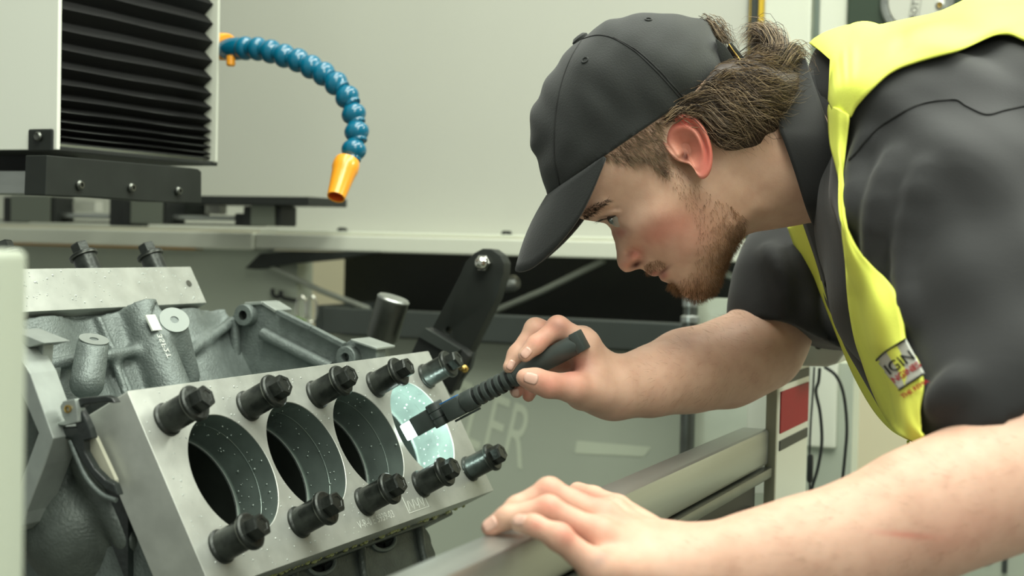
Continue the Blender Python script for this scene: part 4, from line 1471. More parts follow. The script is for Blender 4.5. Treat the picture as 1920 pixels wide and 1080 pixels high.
# his right arm and hand, holding the lamp
R_arm = [J(1600, 330, 1.66, .055), J(1490, 500, 1.60, .046), J(1447, 610, 1.555, .0375), J(1425, 655, 1.535, .0385), J(1360, 682, 1.51, .0405), J(1285, 696, 1.475, .0370), J(1215, 717, 1.44, .0285), J(1160, 726, 1.417, .0232)]
R_wr = P(1148, 730, 1.415)
R_f = {
    'index': [J(1100, 643, 1.395, .0115), J(1046, 613, 1.390, .0098), J(1005, 646, 1.381, .0084), J(985, 666, 1.377, .0070)],
    'middle': [J(1092, 636, 1.412, .0115), J(1004, 617, 1.412, .0098), J(969, 665, 1.405, .0084), J(956, 688, 1.400, .0070)],
    'ring': [J(1087, 652, 1.430, .0110), J(1008, 652, 1.436, .0093), J(974, 704, 1.424, .0080), J(969, 733, 1.414, .0070)],
    'little': [J(1084, 678, 1.446, .0100), J(1026, 684, 1.450, .0085), J(1000, 722, 1.440, .0073), J(991, 742, 1.430, .0063)],
    'thumb': [J(1122, 734, 1.392, .0165), J(1076, 727, 1.372, .0142), J(1028, 722, 1.358, .0116), J(1004, 713, 1.354, .0108), J(985, 708, 1.352, .0088)]}


def f_right(p):
    d = chain_sdf(p, R_arm, 0.03)
    pal = None
    for nm, c in R_f.items():
        if nm == 'thumb':
            continue
        e = sd_cone(p, R_wr, c[0][0], 0.0150, 0.0115)
        pal = e if pal is None else smin(pal, e, 0.016)
    pal = smin(pal, sd_cone(p, P(1140, 745, 1.420), P(1086, 734, 1.420), .0165, .0150), 0.018)
    pal = smin(pal, sd_cone(p, R_wr, P(1090, 738, 1.392), .018, .0155), 0.02)
    d = smin(d, pal, 0.022)
    for nm, c in R_f.items():
        d = smin(d, chain_sdf(p, c, 0.006), 0.007 if nm != 'thumb' else 0.013)
        if nm != 'thumb':       # knuckle swelling
            d = smin(d, np.linalg.norm(p - c[1][0].astype(np.float32), axis=1) - c[1][1] * 1.04, 0.004)
    d = smin(d, sd_cone(p, P(1112, 700, 1.392), P(1096, 668, 1.392), .012, .010), 0.015)
    return d


# his left arm and hand, resting on the rail
L_arm = [J(1760, 300, 1.20, .055), J(1860, 560, 1.10, .050), J(1945, 800, 1.03, .044), J(1975, 862, 1.02, .042), J(1915, 896, 1.005, .0405), J(1800, 935, .995, .0400), J(1700, 975, .990, .0375), J(1572, 1026, .985, .0335), J(1476, 1047, .983, .0305), J(1380, 1071, .982, .0280), J(1290, 1084, .985, .0258)]
L_wr = P(1252, 1078, .985)
L_f = {
    'little': [J(1120, 1068, .943, .0100), J(1048, 1007, .938, .0083), J(1001, 985, .944, .0070), J(974, 981, .951, .0061)],
    'ring': [J(1126, 1006, .968, .0105), J(1028, 955, .970, .0088), J(952, 970, .972, .0077), J(920, 989, .974, .0064)],
    'middle': [J(1134, 974, .992, .0108), J(1030, 922, 1.000, .0092), J(970, 952, .996, .0080), J(936, 980, .990, .0068)],
    'index': [J(1152, 968, 1.020, .0106), J(1056, 944, 1.040, .0090), J(996, 968, 1.036, .0078), J(960, 990, 1.03, .0068)],
    'thumb': [J(1215, 1000, 1.030, .0140), J(1156, 956, 1.062, .0110), J(1112, 934, 1.085, .0088), J(1083, 921, 1.098, .0072)]}


def f_left(p):
    d = chain_sdf(p, L_arm, 0.03)
    d = smin(d, sd_cone(p, P(1290, 1070, 1.005), L_wr + np.array([0, 0.02, 0.0]), .025, .022), 0.02)
    pal = None
    for nm, c in L_f.items():
        if nm == 'thumb':
            continue
        e = sd_cone(p, L_wr + np.array([0, {'little': -.012, 'ring': -.002, 'middle': .008, 'index': .018}[nm], 0.004]), c[0][0], 0.0170, 0.0108)
        pal = e if pal is None else smin(pal, e, 0.016)
    d = smin(d, pal, 0.028)
    for nm, c in L_f.items():
        d = smin(d, chain_sdf(p, c, 0.004), 0.0045)
        if nm != 'thumb':
            d = smin(d, np.linalg.norm(p - c[1][0].astype(np.float32), axis=1) - c[1][1] * 1.02, 0.004)
            d = smin(d, sd_cone(p, c[0][0] + np.array([0, 0, .004]), 0.5 * c[0][0] + 0.5 * L_wr + np.array([0, 0, .003]), 0.0078, .005), 0.010)   # tendon
    return d


def bounds(*pts, pad=0.05):
    a = np.array(pts)
    return a.min(0) - pad, a.max(0) + pad


ARM_SPOT_R = [(1042, 612, 22, 14, 0, RED, .45), (1010, 640, 16, 10, 0, RED, .45), (1030, 722, 18, 14, 0, RED, .55), (1000, 705, 14, 8, 0, RED, .5), (1078, 690, 26, 14, -30, (176, 98, 88), .6), (975, 740, 16, 12, 0, RED, .55), (1050, 612, 14, 6, 20, (120, 96, 88), .45), (1085, 722, 20, 16, 0, RED, .3)]
ARM_SPOT_L = [(1030, 948, 24, 14, 0, RED, .5), (1065, 1000, 18, 18, 0, RED, .5), (1008, 985, 16, 10, 0, RED, .45), (915, 990, 14, 12, 0, RED, .45), (1027, 915, 22, 10, 0, RED, .35), (1110, 930, 30, 10, 20, RED, .4), (1150, 970, 40, 14, 20, RED, .25), (1125, 1050, 14, 8, -40, (140, 124, 118), .5), (1110, 1010, 40, 20, 30, RED, .25), (1700, 1003, 40, 4, 5, (200, 96, 84), .5), (1790, 1000, 90, 30, -20, RED, .2)]
for fn, hb, ab, spots in ((f_right, bounds(*[q[0] for c in R_f.values() for q in c], R_wr, pad=0.028), bounds(*[q[0] for q in R_arm], pad=0.07), ARM_SPOT_R),
                          (f_left, bounds(*[q[0] for c in L_f.values() for q in c], L_wr, P(1400, 1071, .98), pad=0.032), bounds(*[q[0] for q in L_arm], pad=0.07), ARM_SPOT_L)):
    lo = np.minimum(hb[0], ab[0])
    hi = np.maximum(hb[1], ab[1])
    vr, qr = surface_nets(fn, lo, hi, 0.0020)
    vr = relax(vr, qr, 2, 0.4)
    body_v.append(vr)
    body_f.append(qr + off)
    body_c.append(tint(vr, spots, np.array(rgb(208, 170, 148)[:3])))
    off += len(vr)

# torso core, hidden under the shirt, joins neck and arms
def torso_cones():
    return [(P(1590, 235, 1.41), P(1960, 440, 1.31), .050, .200), (P(1625, 150, 1.40), P(1930, 205, 1.31), .046, .090),
            (P(1960, 440, 1.31), P(2250, 640, 1.30), .200, .165)]


def f_torso(p):
    d = None
    for a, b, ra, rb in torso_cones():
        e = sd_cone(p, a, b, ra, rb)
        d = e if d is None else smin(d, e, 0.06)
    return d


tb = bounds(P(1560, 100, 1.4), P(2250, 640, 1.3), pad=0.24)
vt, qt = surface_nets(lambda p: f_torso(p) + 0.03, *tb, 0.014)
body_v.append(vt)
body_f.append(qt + off)
body_c.append(np.tile(SK, (len(vt), 1)))
off += len(vt)
BV, BC = np.concatenate(body_v), np.concatenate(body_c)
me = bpy.data.meshes.new('person')
me.from_pydata(BV.tolist(), [], [tuple(f) for a in body_f for f in a.tolist()])
me.update()
me.polygons.foreach_set('use_smooth', [True] * len(me.polygons))
ca = me.attributes.new('skin', 'FLOAT_COLOR', 'POINT')
ca.data.foreach_set('color', np.concatenate([BC, np.ones((len(BC), 1))], 1).astype(np.float32).ravel())
me.materials.append(MT['skin'])
person = bpy.data.objects.new('person', me)
COL.objects.link(person)
tag(person, 'person in a black cap and yellow vest leaning over the rail with a lamp', 'person')

# ------------------------------------------------------------------ clothing
MT['shirt'] = mat('black_shirt_cloth', rgb(27, 28, 28), 0.8, var=0.12, vscale=8, bump=0.12, bscale=900, sheen=0.12)
MT['cap'] = mat('washed_black_cotton', rgb(28, 31, 29), 0.85, var=0.18, vscale=26, bump=0.25, bscale=700, sheen=0.15)
MT['vest'] = mat('fluorescent_yellow_cloth', rgb(234, 242, 100), 0.75, var=0.05, vscale=12, bump=0.1, bscale=500)
MT['vest_edge'] = mat('vest_binding', rgb(196, 214, 60), 0.7)
MT['hair'] = mat('brown_hair', rgb(92, 74, 56), 0.42, var=0.35, vscale=90, col2=rgb(158, 136, 108))
MT['hair_dark'] = mat('dark_brown_hair', rgb(50, 38, 28), 0.55)
MT['beard'] = mat('ginger_brown_beard', rgb(96, 68, 44), 0.5, var=0.3, vscale=90, col2=rgb(140, 98, 58))

SL_N = [(P(1745, 285, 1.185), .083), (P(1800, 430, 1.135), .078), (P(1858, 620, 1.085), .070), (P(1893, 760, 1.050), .0655), (P(1915, 880, 1.030), .064)]
SL_F = [(P(1610, 330, 1.62), .080), (P(1545, 460, 1.605), .070), (P(1497, 545, 1.565), .062), (P(1480, 640, 1.545), .060), (P(1476, 700, 1.54), .060)]
hemN_p, hemF_p = P(1727, 832, 1.08), P(1450, 622, 1.56)
hemN_n = nrm(np.cross(P(1920, 780, 1.02) - P(1727, 832, 1.08), nrm(ray(1820, 800)) * 1.0 + np.array([0, 0, 0.0])))
if hemN_n[2] > 0:
    hemN_n = -hemN_n
hemF_n = nrm(P(1425, 725, 1.56) - P(1450, 628, 1.565))


def folds(p, s=1.0):
    """soft cloth folds"""
    q = p.astype(np.float64)
    w1 = np.sin(q[:, 0] * 38 + 2.2 * np.sin(q[:, 2] * 17 + 1) + q[:, 2] * 22)
    w2 = np.sin(q[:, 2] * 55 - q[:, 0] * 26 + 1.7 * np.sin(q[:, 1] * 23))
    w3 = np.sin(q[:, 0] * 70 + q[:, 2] * 60 + q[:, 1] * 40)
    return (s * (0.0036 * w1 * np.abs(w1) + 0.0022 * w2 + 0.0010 * w3)).astype(np.float32)


def f_sleeve(p, ch):
    d = None
    for (a, ra), (b, rb) in zip(ch[:-1], ch[1:]):
        e = sd_cone(p, a, b, ra, rb)
        d = e if d is None else smin(d, e, 0.03)
    return d


def f_shirt(p):
    d = f_torso(p)
    sn = f_sleeve(p, SL_N)
    sn = np.maximum(sn, (p - hemN_p.astype(np.float32)) @ hemN_n.astype(np.float32))
    sf = f_sleeve(p, SL_F)
    sf = np.maximum(sf, (p - hemF_p.astype(np.float32)) @ hemF_n.astype(np.float32))
    d = smin(d, sn, 0.05)
    d = smin(d, sf, 0.05)
    d = d + folds(p)
    for a_, b_ in FOLDS:
        d = smin(d, sd_cone(p, a_, b_, .0045, .0045), 0.016)
    # open hems and neck
    d = np.maximum(d, -sd_cone(p, P(1440, 310, 1.40), P(1585, 270, 1.405), .060, .056))
    return d


def cast(px, py, fn, o=0.0, t0=0.9, t1=1.8, n=220):
    """first hit of the sight line with an implicit surface; closest approach when it misses"""
    r = ray(px, py)
    ts = np.linspace(t0, t1, n)
    v = fn((CAM + ts[:, None] * r).astype(np.float32)) - o
    k = np.argmax(v < 0)
    if v[k] < 0 and k > 0:
        t = ts[k - 1] + (ts[k] - ts[k - 1]) * v[k - 1] / (v[k - 1] - v[k])
    elif v[k] < 0:
        t = ts[0]
    else:
        t = ts[np.argmin(v)]
    return CAM + r * t, bool(v[k] < 0)


FOLDS = []
for pl in ([(1628, 262), (1608, 330), (1600, 420)], [(1672, 300), (1648, 380), (1640, 470), (1660, 540)], [(1735, 320), (1708, 420), (1700, 520), (1712, 600)], 
           [(1800, 715), (1760, 762)], [(1440, 470), (1470, 520), (1480, 580)], [(1500, 470), (1520, 540), (1525, 600)]):
    pc_ = [cast(a_, b_, lambda p: smin(smin(f_torso(p), f_sleeve(p, SL_N), 0.05), f_sleeve(p, SL_F), 0.05) + folds(p), -0.0020)[0] for a_, b_ in catmull(pl, 7)]
    FOLDS += list(zip(pc_[:-1], pc_[1:]))
sb = bounds(P(1380, 420, 1.6), P(1560, 60, 1.4), P(1900, 850, 1.05), P(2250, 640, 1.3), P(1600, 340, 1.62), pad=0.10)
shirt = net_obj('shirt', f_shirt, sb[0] - np.array([0, 0.03, 0]), sb[1] + np.array([0.10, 0.08, 0.1]), 0.0052, MT['shirt'], None, 2)
shirt.parent = person
shirt['label'] = 'black short-sleeved shirt'


def grad(p, fn, e=0.002):
    p = np.asarray(p, np.float32)
    q = np.concatenate([[p + np.eye(3, dtype=np.float32)[i] * e] for i in range(3)] + [[p - np.eye(3, dtype=np.float32)[i] * e] for i in range(3)])
    v = fn(q)
    return nrm(v[:3] - v[3:])


def sheet(name, grid, m, parent, th=0.002, smooth=True, sub=0, back=True):
    g = np.asarray(grid)
    nu, nv = g.shape[:2]
    fs = [(i * nv + j, i * nv + j + 1, (i + 1) * nv + j + 1, (i + 1) * nv + j) for i in range(nu - 1) for j in range(nv - 1)]
    me = bpy.data.meshes.new(name)
    me.from_pydata(g.reshape(-1, 3).tolist(), [], fs)
    me.update()
    # orient towards the camera
    a = np.zeros(3)
    me.polygons.foreach_set('use_smooth', [smooth] * len(me.polygons))
    c = np.mean([np.dot(np.array(p.normal), CAM - np.array(p.center)) for p in me.polygons])
    if c < 0:
        me.flip_normals()
    me.materials.append(m)
    o = bpy.data.objects.new(name, me)
    COL.objects.link(o)
    md = o.modifiers.new('thickness', 'SOLIDIFY')
    md.thickness = th
    md.offset = -1 if back else 1
    if sub:
        s = o.modifiers.new('sub', 'SUBSURF')
        s.levels = s.render_levels = sub
    if parent is not None:
        o.parent = parent
    return o


def fix_depth(d, hit, k=3):
    return d


def ribbon(name, e0, e1, fn, o, m, parent, nu=60, nv=14, th=0.002, puff=0.0, ext=0, step=0.02, wob=0.0):
    c0, c1 = catmull(e0, nu), catmull(e1, nu)
    g = np.zeros((nu, nv, 3))
    for i in range(nu):
        for j in range(nv):
            t = j / (nv - 1)
            q = c0[i] * (1 - t) + c1[i] * t
            p, h = cast(q[0], q[1], fn, o + puff * math.sin(math.pi * t))
            g[i, j] = p
    # smooth depth steps
    for _ in range(3):
        d = np.linalg.norm(g - CAM, axis=2)
        dd = d.copy()
        dd[1:-1] = (d[:-2] + 2 * d[1:-1] + d[2:]) / 4
        dd[:, 1:-1] = (dd[:, :-2] + 2 * dd[:, 1:-1] + dd[:, 2:]) / 4
        g = CAM + (g - CAM) * (dd / d)[..., None]
    if ext:
        ex = np.zeros((nu, ext, 3))
        for i in range(nu):
            p = g[i, 0].copy()
            for k in range(ext):
                n = grad(p, fn)
                r = nrm(p - CAM)
                tg = r - n * np.dot(r, n)
                p = p + nrm(tg) * step
                n = grad(p, fn)
                p = p - n * (float(fn(p[None].astype(np.float32))[0]) - o)
                ex[i, ext - 1 - k] = p
        g = np.concatenate([ex, g], 1)
    if wob:
        for i in range(nu):
            for j in range(nv):
                g[i, j] += nrm(CAM - g[i, j]) * wob * (math.sin(i * 0.35 + j * 0.5) + math.sin(i * 0.17 - j * 0.9))
    return sheet(name, g, m, parent, th)


def f_body_back(p):
    return smin(f_torso(p), f_sleeve(p, SL_N[:3]), 0.05) + folds(p)


def f_shirt_s(p):
    return smin(smin(f_torso(p), f_sleeve(p, SL_N), 0.05), f_sleeve(p, SL_F), 0.05) + folds(p)


# vest: back and shoulder piece, near front panel, far front panel
v_top = [(1556, 112), (1562, 96), (1580, 78), (1603, 58), (1640, 48), (1690, 37), (1740, 27), (1827, 13), (1920, 9), (2000, 10), (2120, 30), (2220, 60)]
v_arm = [(1556, 150), (1572, 190), (1589, 222), (1610, 194), (1640, 160), (1676, 131), (1715, 116), (1760, 107), (1806, 91), (1850, 69), (1882, 63), (1920, 73), (2000, 110), (2150, 200), (2250, 260)][:12]
v_arm = [(1552, 190), (1566, 215), (1589, 222), (1606, 198), (1636, 164), (1674, 132), (1716, 115), (1806, 91), (1880, 63), (1925, 74), (2050, 130), (2180, 220)]
vest = ribbon('vest', v_top, v_arm, f_body_back, 0.0075, MT['vest'], person, 90, 16, 0.0025, 0.004, ext=12, step=0.022)
vest['label'] = 'fluorescent yellow safety vest'
n_l = [(1553, 196), (1551, 213), (1555, 267), (1566, 311), (1573, 345), (1577, 400), (1578, 436), (1582, 470), (1585, 500), (1587, 540), (1592, 585), (1602, 638), (1614, 675), (1634, 732), (1661, 787), (1692, 818), (1728, 834)]
n_r = [(1592, 215), (1590, 235), (1586, 284), (1583, 311), (1580, 345), (1580, 400), (1594, 436), (1612, 470), (1637, 500), (1662, 524), (1679, 552), (1690, 600), (1697, 640), (1721, 677), (1730, 719), (1726, 766), (1727, 800)]
ribbon('front_panel', n_l, n_r, f_shirt_s, 0.007, MT['vest'], vest, 80, 14, 0.0025, 0.004, wob=0.0008)
f_l = [(1476, 426), (1495, 477), (1514, 509), (1533, 541), (1550, 583), (1567, 626), (1593, 690), (1619, 741), (1644, 779), (1672, 808), (1700, 824)]
f_r = [(1506, 409), (1516, 438), (1529, 477), (1540, 511), (1541, 536), (1552, 566), (1570, 600), (1588, 651), (1612, 694), (1634, 732), (1656, 770), (1680, 804), (1708, 824)]


def depth_sheet(name, e0, e1, d0, d1, m, parent, nu=60, nv=8, th=0.002, bulge=0.0):
    c0, c1 = catmull(e0, nu), catmull(e1, nu)
    dd0, dd1 = np.interp(np.linspace(0, 1, nu), np.linspace(0, 1, len(d0)), d0), np.interp(np.linspace(0, 1, nu), np.linspace(0, 1, len(d1)), d1)
    g = np.zeros((nu, nv, 3))
    for i in range(nu):
        for j in range(nv):
            t = j / (nv - 1)
            q = c0[i] * (1 - t) + c1[i] * t
            g[i, j] = P(q[0], q[1], dd0[i] * (1 - t) + dd1[i] * t - bulge * math.sin(math.pi * t))
    return sheet(name, g, m, parent, th)


depth_sheet('front_panel', f_l, f_r, (1.52, 1.50, 1.46, 1.42, 1.38), (1.47, 1.46, 1.43, 1.39, 1.36), MT['vest'], vest)
# dark shirt front between the vest panels
pl_l = [(1500, 405), (1512, 440), (1526, 480), (1538, 520), (1548, 566), (1566, 605), (1584, 651), (1608, 694), (1632, 736), (1655, 775), (1680, 806), (1706, 824)]
pl_r = [(1580, 400), (1584, 440), (1590, 485), (1592, 528), (1596, 579), (1608, 638), (1625, 690), (1642, 736), (1665, 787), (1684, 810), (1704, 826), (1730, 836)]
depth_sheet('placket', pl_l, pl_r, (1.475, 1.46, 1.43, 1.39, 1.365), (1.40, 1.39, 1.37, 1.345, 1.34), MT['shirt'], shirt, 60, 10, 0.003, 0.004)
bt = P(1556, 532, 1.405)
MB().lathe(bt, nrm(CAM - bt), [(0.0052, -0.001), (0.0056, 0.001), (0.0048, 0.002), (0.0036, 0.0014), (0, 0.0014)], 20).build('button', MT['black_dark'], shirt, 40)
# drawcord hanging from the vest
MB().tube([P(1703, 826, 1.345), P(1702, 860, 1.345), P(1701, 900, 1.345)], 0.0014, 6).build('drawcord', MT['vest_edge'], vest, 60)

# collar
def f_neck(p):
    return sd_cone(p, P(1430, 320, 1.40), P(1640, 300, 1.41), .066, .082)


c_l = [(1494, 112), (1474, 150), (1460, 195), (1460, 235), (1469, 262), (1489, 320), (1507, 378), (1516, 404), (1528, 432), (1546, 470)]
c_r = [(1510, 110), (1524, 150), (1540, 195), (1552, 232), (1562, 268), (1569, 311), (1572, 360), (1571, 392), (1567, 425), (1560, 442)]
g = np.zeros((60, 12, 3))
a0, a1 = catmull(c_l, 60), catmull(c_r, 60)
for i in range(60):
    s = i / 59
    for j in range(12):
        t = j / 11
        q = a0[i] * (1 - t) + a1[i] * t
        dmid = 1.40 - 0.078 * math.sin(math.pi * min(1, 0.10 + 0.80 * s)) - 0.008 * t
        g[i, j] = P(q[0], q[1], dmid + 0.03 * max(0, s - 0.75) * 4 * 0.5)
ex = np.zeros((14, 12, 3))      # the far half, behind the neck
for k in range(14):
    th = (k + 1) / 14
    for j in range(12):
        ex[13 - k, j] = g[0, j] + np.array(M @ [0, 0.02 * th * 4, 0.10 * th]) * (1 if True else 0)
sheet('collar', np.concatenate([ex, g]), MT['shirt'], shirt, 0.004)
# inner shirt band at the back of the neck, and yoke seam
dk = [(1512, 118), (1530, 128), (1545, 118), (1556, 104)]
depth_sheet('collar_band', [(1500, 140), (1530, 128), (1556, 100), (1575, 84)], [(1545, 260), (1560, 230), (1575, 200), (1590, 190)], (1.385, 1.39, 1.40, 1.40), (1.34, 1.335, 1.33, 1.33), MT['shirt'], shirt, 24, 8, 0.003)
def seam(pts, name, fn, o, r, m, parent, n=70):
    q = catmull(pts, n)
    w3 = [cast(a, b, fn, o)[0] for a, b in q]
    return MB().tube(w3, r, 6).build(name, m, parent, 60)


MT['thread'] = mat('dark_seam', rgb(20, 21, 20), 0.8)
seam([(1592, 300), (1604, 287), (1636, 249), (1680, 218), (1724, 196), (1787, 187), (1813, 200), (1849, 215), (1884, 207), (1925, 198)], 'yoke_seam', f_shirt, 0.0002, 0.0011, MT['thread'], shirt)

# trousers and shoes, below the picture
hipL, hipR = np.array([0.42, 1.28, 0.98]), np.array([0.42, 1.46, 0.98])
def f_tr(p):
    d = sd_cone(p, P(2230, 620, 1.30), (hipL + hipR) / 2, .150, .150)
    for h_, fy in ((hipL, -0.04), (hipR, 0.03)):
        d = smin(d, sd_cone(p, h_, h_ + np.array([-.03, fy, -.48]), .095, .075), .05)
        d = smin(d, sd_cone(p, h_ + np.array([-.03, fy, -.48]), h_ + np.array([.03, fy, -.90]), .075, .060), .03)
    return d
tr_ = net_obj('trousers', f_tr, np.array([-0.1, 1.05, 0.02]), np.array([0.75, 1.75, 1.35]), 0.016, MT['shirt'])
tr_.parent = person
for h_, fy in ((hipL, -0.04), (hipR, 0.03)):
    c = h_ + np.array([-.02, fy, -.935])
    sh_ = net_obj('shoe', lambda p: np.maximum(smin(sd_cone(p, c + np.array([.06, 0, 0.01]), c + np.array([-.14, 0, -0.005]), .05, .045), sd_cone(p, c + np.array([.05, 0, 0]), c + np.array([.05, 0, .08]), .05, .045), .03), 0.0 - p[:, 2]), c - 0.24, c + 0.24, 0.010, MT['black_dark'])
    sh_.parent = person

# embroidered badge on the near panel
bc_ = [(1641, 676), (1661, 659), (1670, 651), (1701, 637), (1740, 625), (1750, 690), (1732, 712), (1690, 731), (1680, 730)]
poly = np.array(bc_, float)
def f_badge(p):
    return f_torso(p)
BO = 0.0100
ux, uy = np.array([0.84, -0.54]), np.array([0.63, 0.77])     # reading and down direction of the badge
nu, nv = 20, 16
o_ = np.array([1641.7, 677.5])
g = np.zeros((nu, nv, 3))
for i in range(nu):
    for j in range(nv):
        s, t = i / (nu - 1), j / (nv - 1)
        wv = -5 * math.sin(min(1, s * 2.0) * math.pi / 2) * (1 - t)
        q = o_ + ux * s * (70 - 14 * t) + uy * (t * 70 + wv)
        g[i, j] = cast(q[0], q[1], f_shirt_s, BO, 1.0, 1.5, 90)[0]
bd = sheet('badge', g, mat('badge_cloth', rgb(190, 192, 182), 0.8, bump=0.3, bscale=900), vest, 0.001)
bd['label'] = 'grey embroidered badge with black and red letters'


def on_badge(s, t):
    q = o_ + ux * s + uy * t
    return cast(q[0], q[1], f_shirt_s, BO + 0.0008, 1.0, 1.5, 90)[0]


for txt, s0, t0, sz, m in (('IGIN', 33, 27, 30, 'badge_black'), ('NGINES', 31, 49, 17.5, 'badge_red'), ('THE REMA', 24, 84, 12.5, 'badge_red')):
    v, f = text_mesh(txt, 1.0)
    cmat = bpy.data.materials.get(m) or mat(m, rgb(20, 22, 22) if m == 'badge_black' else rgb(176, 20, 34), 0.8)
    pts = [on_badge(s0 + p[0] * sz, t0 - p[1] * sz) for p in v]
    mb = MB()
    for k in (0, 1):     # bold stroke
        mb.add([q + np.array(M @ [0.00045 * k, 0, -0.0001 * k]) for q in pts], f)
    mb.build('lettering', cmat, vest)
for pts in ([(0, 0), (12, -3), (24, -5), (46, -5), (70, -5)], [(0, 70), (30, 70), (56, 70)]):
    MB().tube([on_badge(*q) for q in catmull(pts, 24)], 0.0007, 6).build('badge_border', bpy.data.materials['badge_black'], vest)

# ------------------------------------------------------------------ cap
cap_out = [(1029, 370), (1019, 342), (1007, 296), (995, 272), (994, 246), (996, 219), (1003, 192), (1026, 149), (1055, 106), (1080, 79), (1113, 56), (1142, 38), (1181, 28), (1229, 25), (1277, 28), (1311, 33), (1330, 44), (1338, 60), (1350, 80), (1361, 98), (1369, 118), (1373, 137),
           (1372, 190), (1350, 260), (1300, 330), (1220, 390), (1120, 415), (1060, 400)]
cpt, cvl = [], []
for q in densify(cap_out, 14):
    cpt.append(hab(*q))
    cvl.append(0)
for x, y, w_ in [(1230, 130, .081), (1150, 150, .076), (1310, 150, .076), (1090, 230, .070), (1180, 230, .080), (1260, 220, .081), (1060, 310, .058), (1120, 280, .072), (1050, 230, .055), (1100, 130, .062), (1200, 70, .058), (1290, 75, .055), (1340, 130, .060), (1170, 320, .074), (1250, 300, .074)]:
    cpt.append(hab(x, y))
    cvl.append(w_ * w_ * 1e4)
_s = (hga, hgb)
hga_c, hgb_c, cq = tps_field(cpt, cvl, GA0 - 0.005, GA1, GB0, GB1 + 0.005, 0.002, 1e-8)
CG = np.stack(np.meshgrid(hga_c, hgb_c, indexing='ij'), -1)
cin = inside_poly(CG[..., 0], CG[..., 1], np.array([hab(*q) for q in cap_out]))
cq = np.where(cin, np.maximum(cq * 1e-4, 2e-6), np.minimum(cq * 1e-4, -2e-6))


def sample_c(a, b):
    fa = np.clip((a - hga_c[0]) / 0.002, 0, len(hga_c) - 1.001)
    fb = np.clip((b - hgb_c[0]) / 0.002, 0, len(hgb_c) - 1.001)
    ia, ib = fa.astype(int), fb.astype(int)
    ta, tb_ = fa - ia, fb - ib
    return cq[ia, ib] * (1 - ta) * (1 - tb_) + cq[ia + 1, ib] * ta * (1 - tb_) + cq[ia, ib + 1] * (1 - ta) * tb_ + cq[ia + 1, ib + 1] * ta * tb_


l0, l1 = np.array(hab(1029, 369)), np.array(hab(1372, 136))
ld = (l1 - l0) / np.linalg.norm(l1 - l0)
ln = np.array([-ld[1], ld[0]])
if np.dot(np.array(hab(1200, 60)) - l0, ln) > 0:
    ln = -ln            # points below the sweatband


def f_cap_local(p):
    d = (p[:, 2] ** 2 - sample_c(p[:, 0], p[:, 1])) / 0.11
    wr = 0.0009 * np.sin(p[:, 0] * 190 + 2.5 * np.sin(p[:, 1] * 60)) + 0.0008 * np.sin(p[:, 1] * 150 - p[:, 0] * 90)
    d = d + wr * 0.9
    return np.maximum(d, (p[:, :2] - l0) @ ln)


cvv, cqq = surface_nets(lambda p: f_cap_local(p.astype(np.float64)), (GA0 + 0.13, GB0 + 0.05, -0.088), (GA1 + 0.004, GB1 + 0.004, 0.088), 0.0024, None)
cvv = relax(cvv, cqq, 2, 0.4)
if np.linalg.det(np.stack([HA, HB, HL])) < 0:
    cqq = cqq[:, ::-1]
me = bpy.data.meshes.new('cap')
me.from_pydata(head_world(cvv).tolist(), [], cqq.tolist())
me.update()
me.polygons.foreach_set('use_smooth', [True] * len(me.polygons))
me.materials.append(MT['cap'])
cap = bpy.data.objects.new('cap', me)
COL.objects.link(cap)
cap.parent = person
cap['label'] = 'black cotton baseball cap'
set_smooth(me, 60)


def f_cap_w(p):
    q = p.astype(np.float64) - EAR
    return f_cap_local(np.stack([q @ HA, q @ HB, q @ HL], 1)).astype(np.float32)


def HW(px, py, w_):
    a, b = hab(px, py)
    return EAR + HA * a + HB * b + HL * w_


# brim
at = [(1029, 369, 0.0), (1036, 364, .022), (1053, 351, .042), (1078, 333, .057), (1104, 315, .066), (1122, 302, .0705), (1134, 294, .0725)]
ou = [(971, 505, 0.0), (975, 511, .020), (1003, 501, .040), (1046, 462, .056), (1084, 414, .066), (1110, 364, .0715), (1137, 298, .0735)]
at = catmull(at, 22)
ou = catmull(ou, 22)
cols = []
for sd in (-1, 1):
    rng = range(21, 0, -1) if sd < 0 else range(0, 22)
    for i in rng:
        row = []
        for j in range(9):
            t = j / 8
            q = at[i] * (1 - t) + ou[i] * t
            q = q + np.array([-6, -3, 0]) * math.sin(math.pi * t) * (1 - i / 21)
            # perspective correction: place at lateral w, keep the traced picture position on the near side
            if sd > 0:
                p = PP(q[0], q[1], EAR + HL * q[2], HL)
            else:
                pn = PP(q[0], q[1], EAR + HL * q[2], HL)
                p = pn - HL * 2 * q[2]
            row.append(p)
        cols.append(row)
br_ = sheet('brim', np.array(cols), MT['cap'], cap, 0.003)
for k, t in enumerate((0.35, 0.6, 0.82, 0.95)):
    MB().tube([np.array(cols[i][0]) * (1 - t) + np.array(cols[i][8]) * t + nrm(HA * 0.3 + HB) * 0.0006 for i in range(24, 42)], 0.0004, 5).build('brim_stitching', MT['thread'], cap)
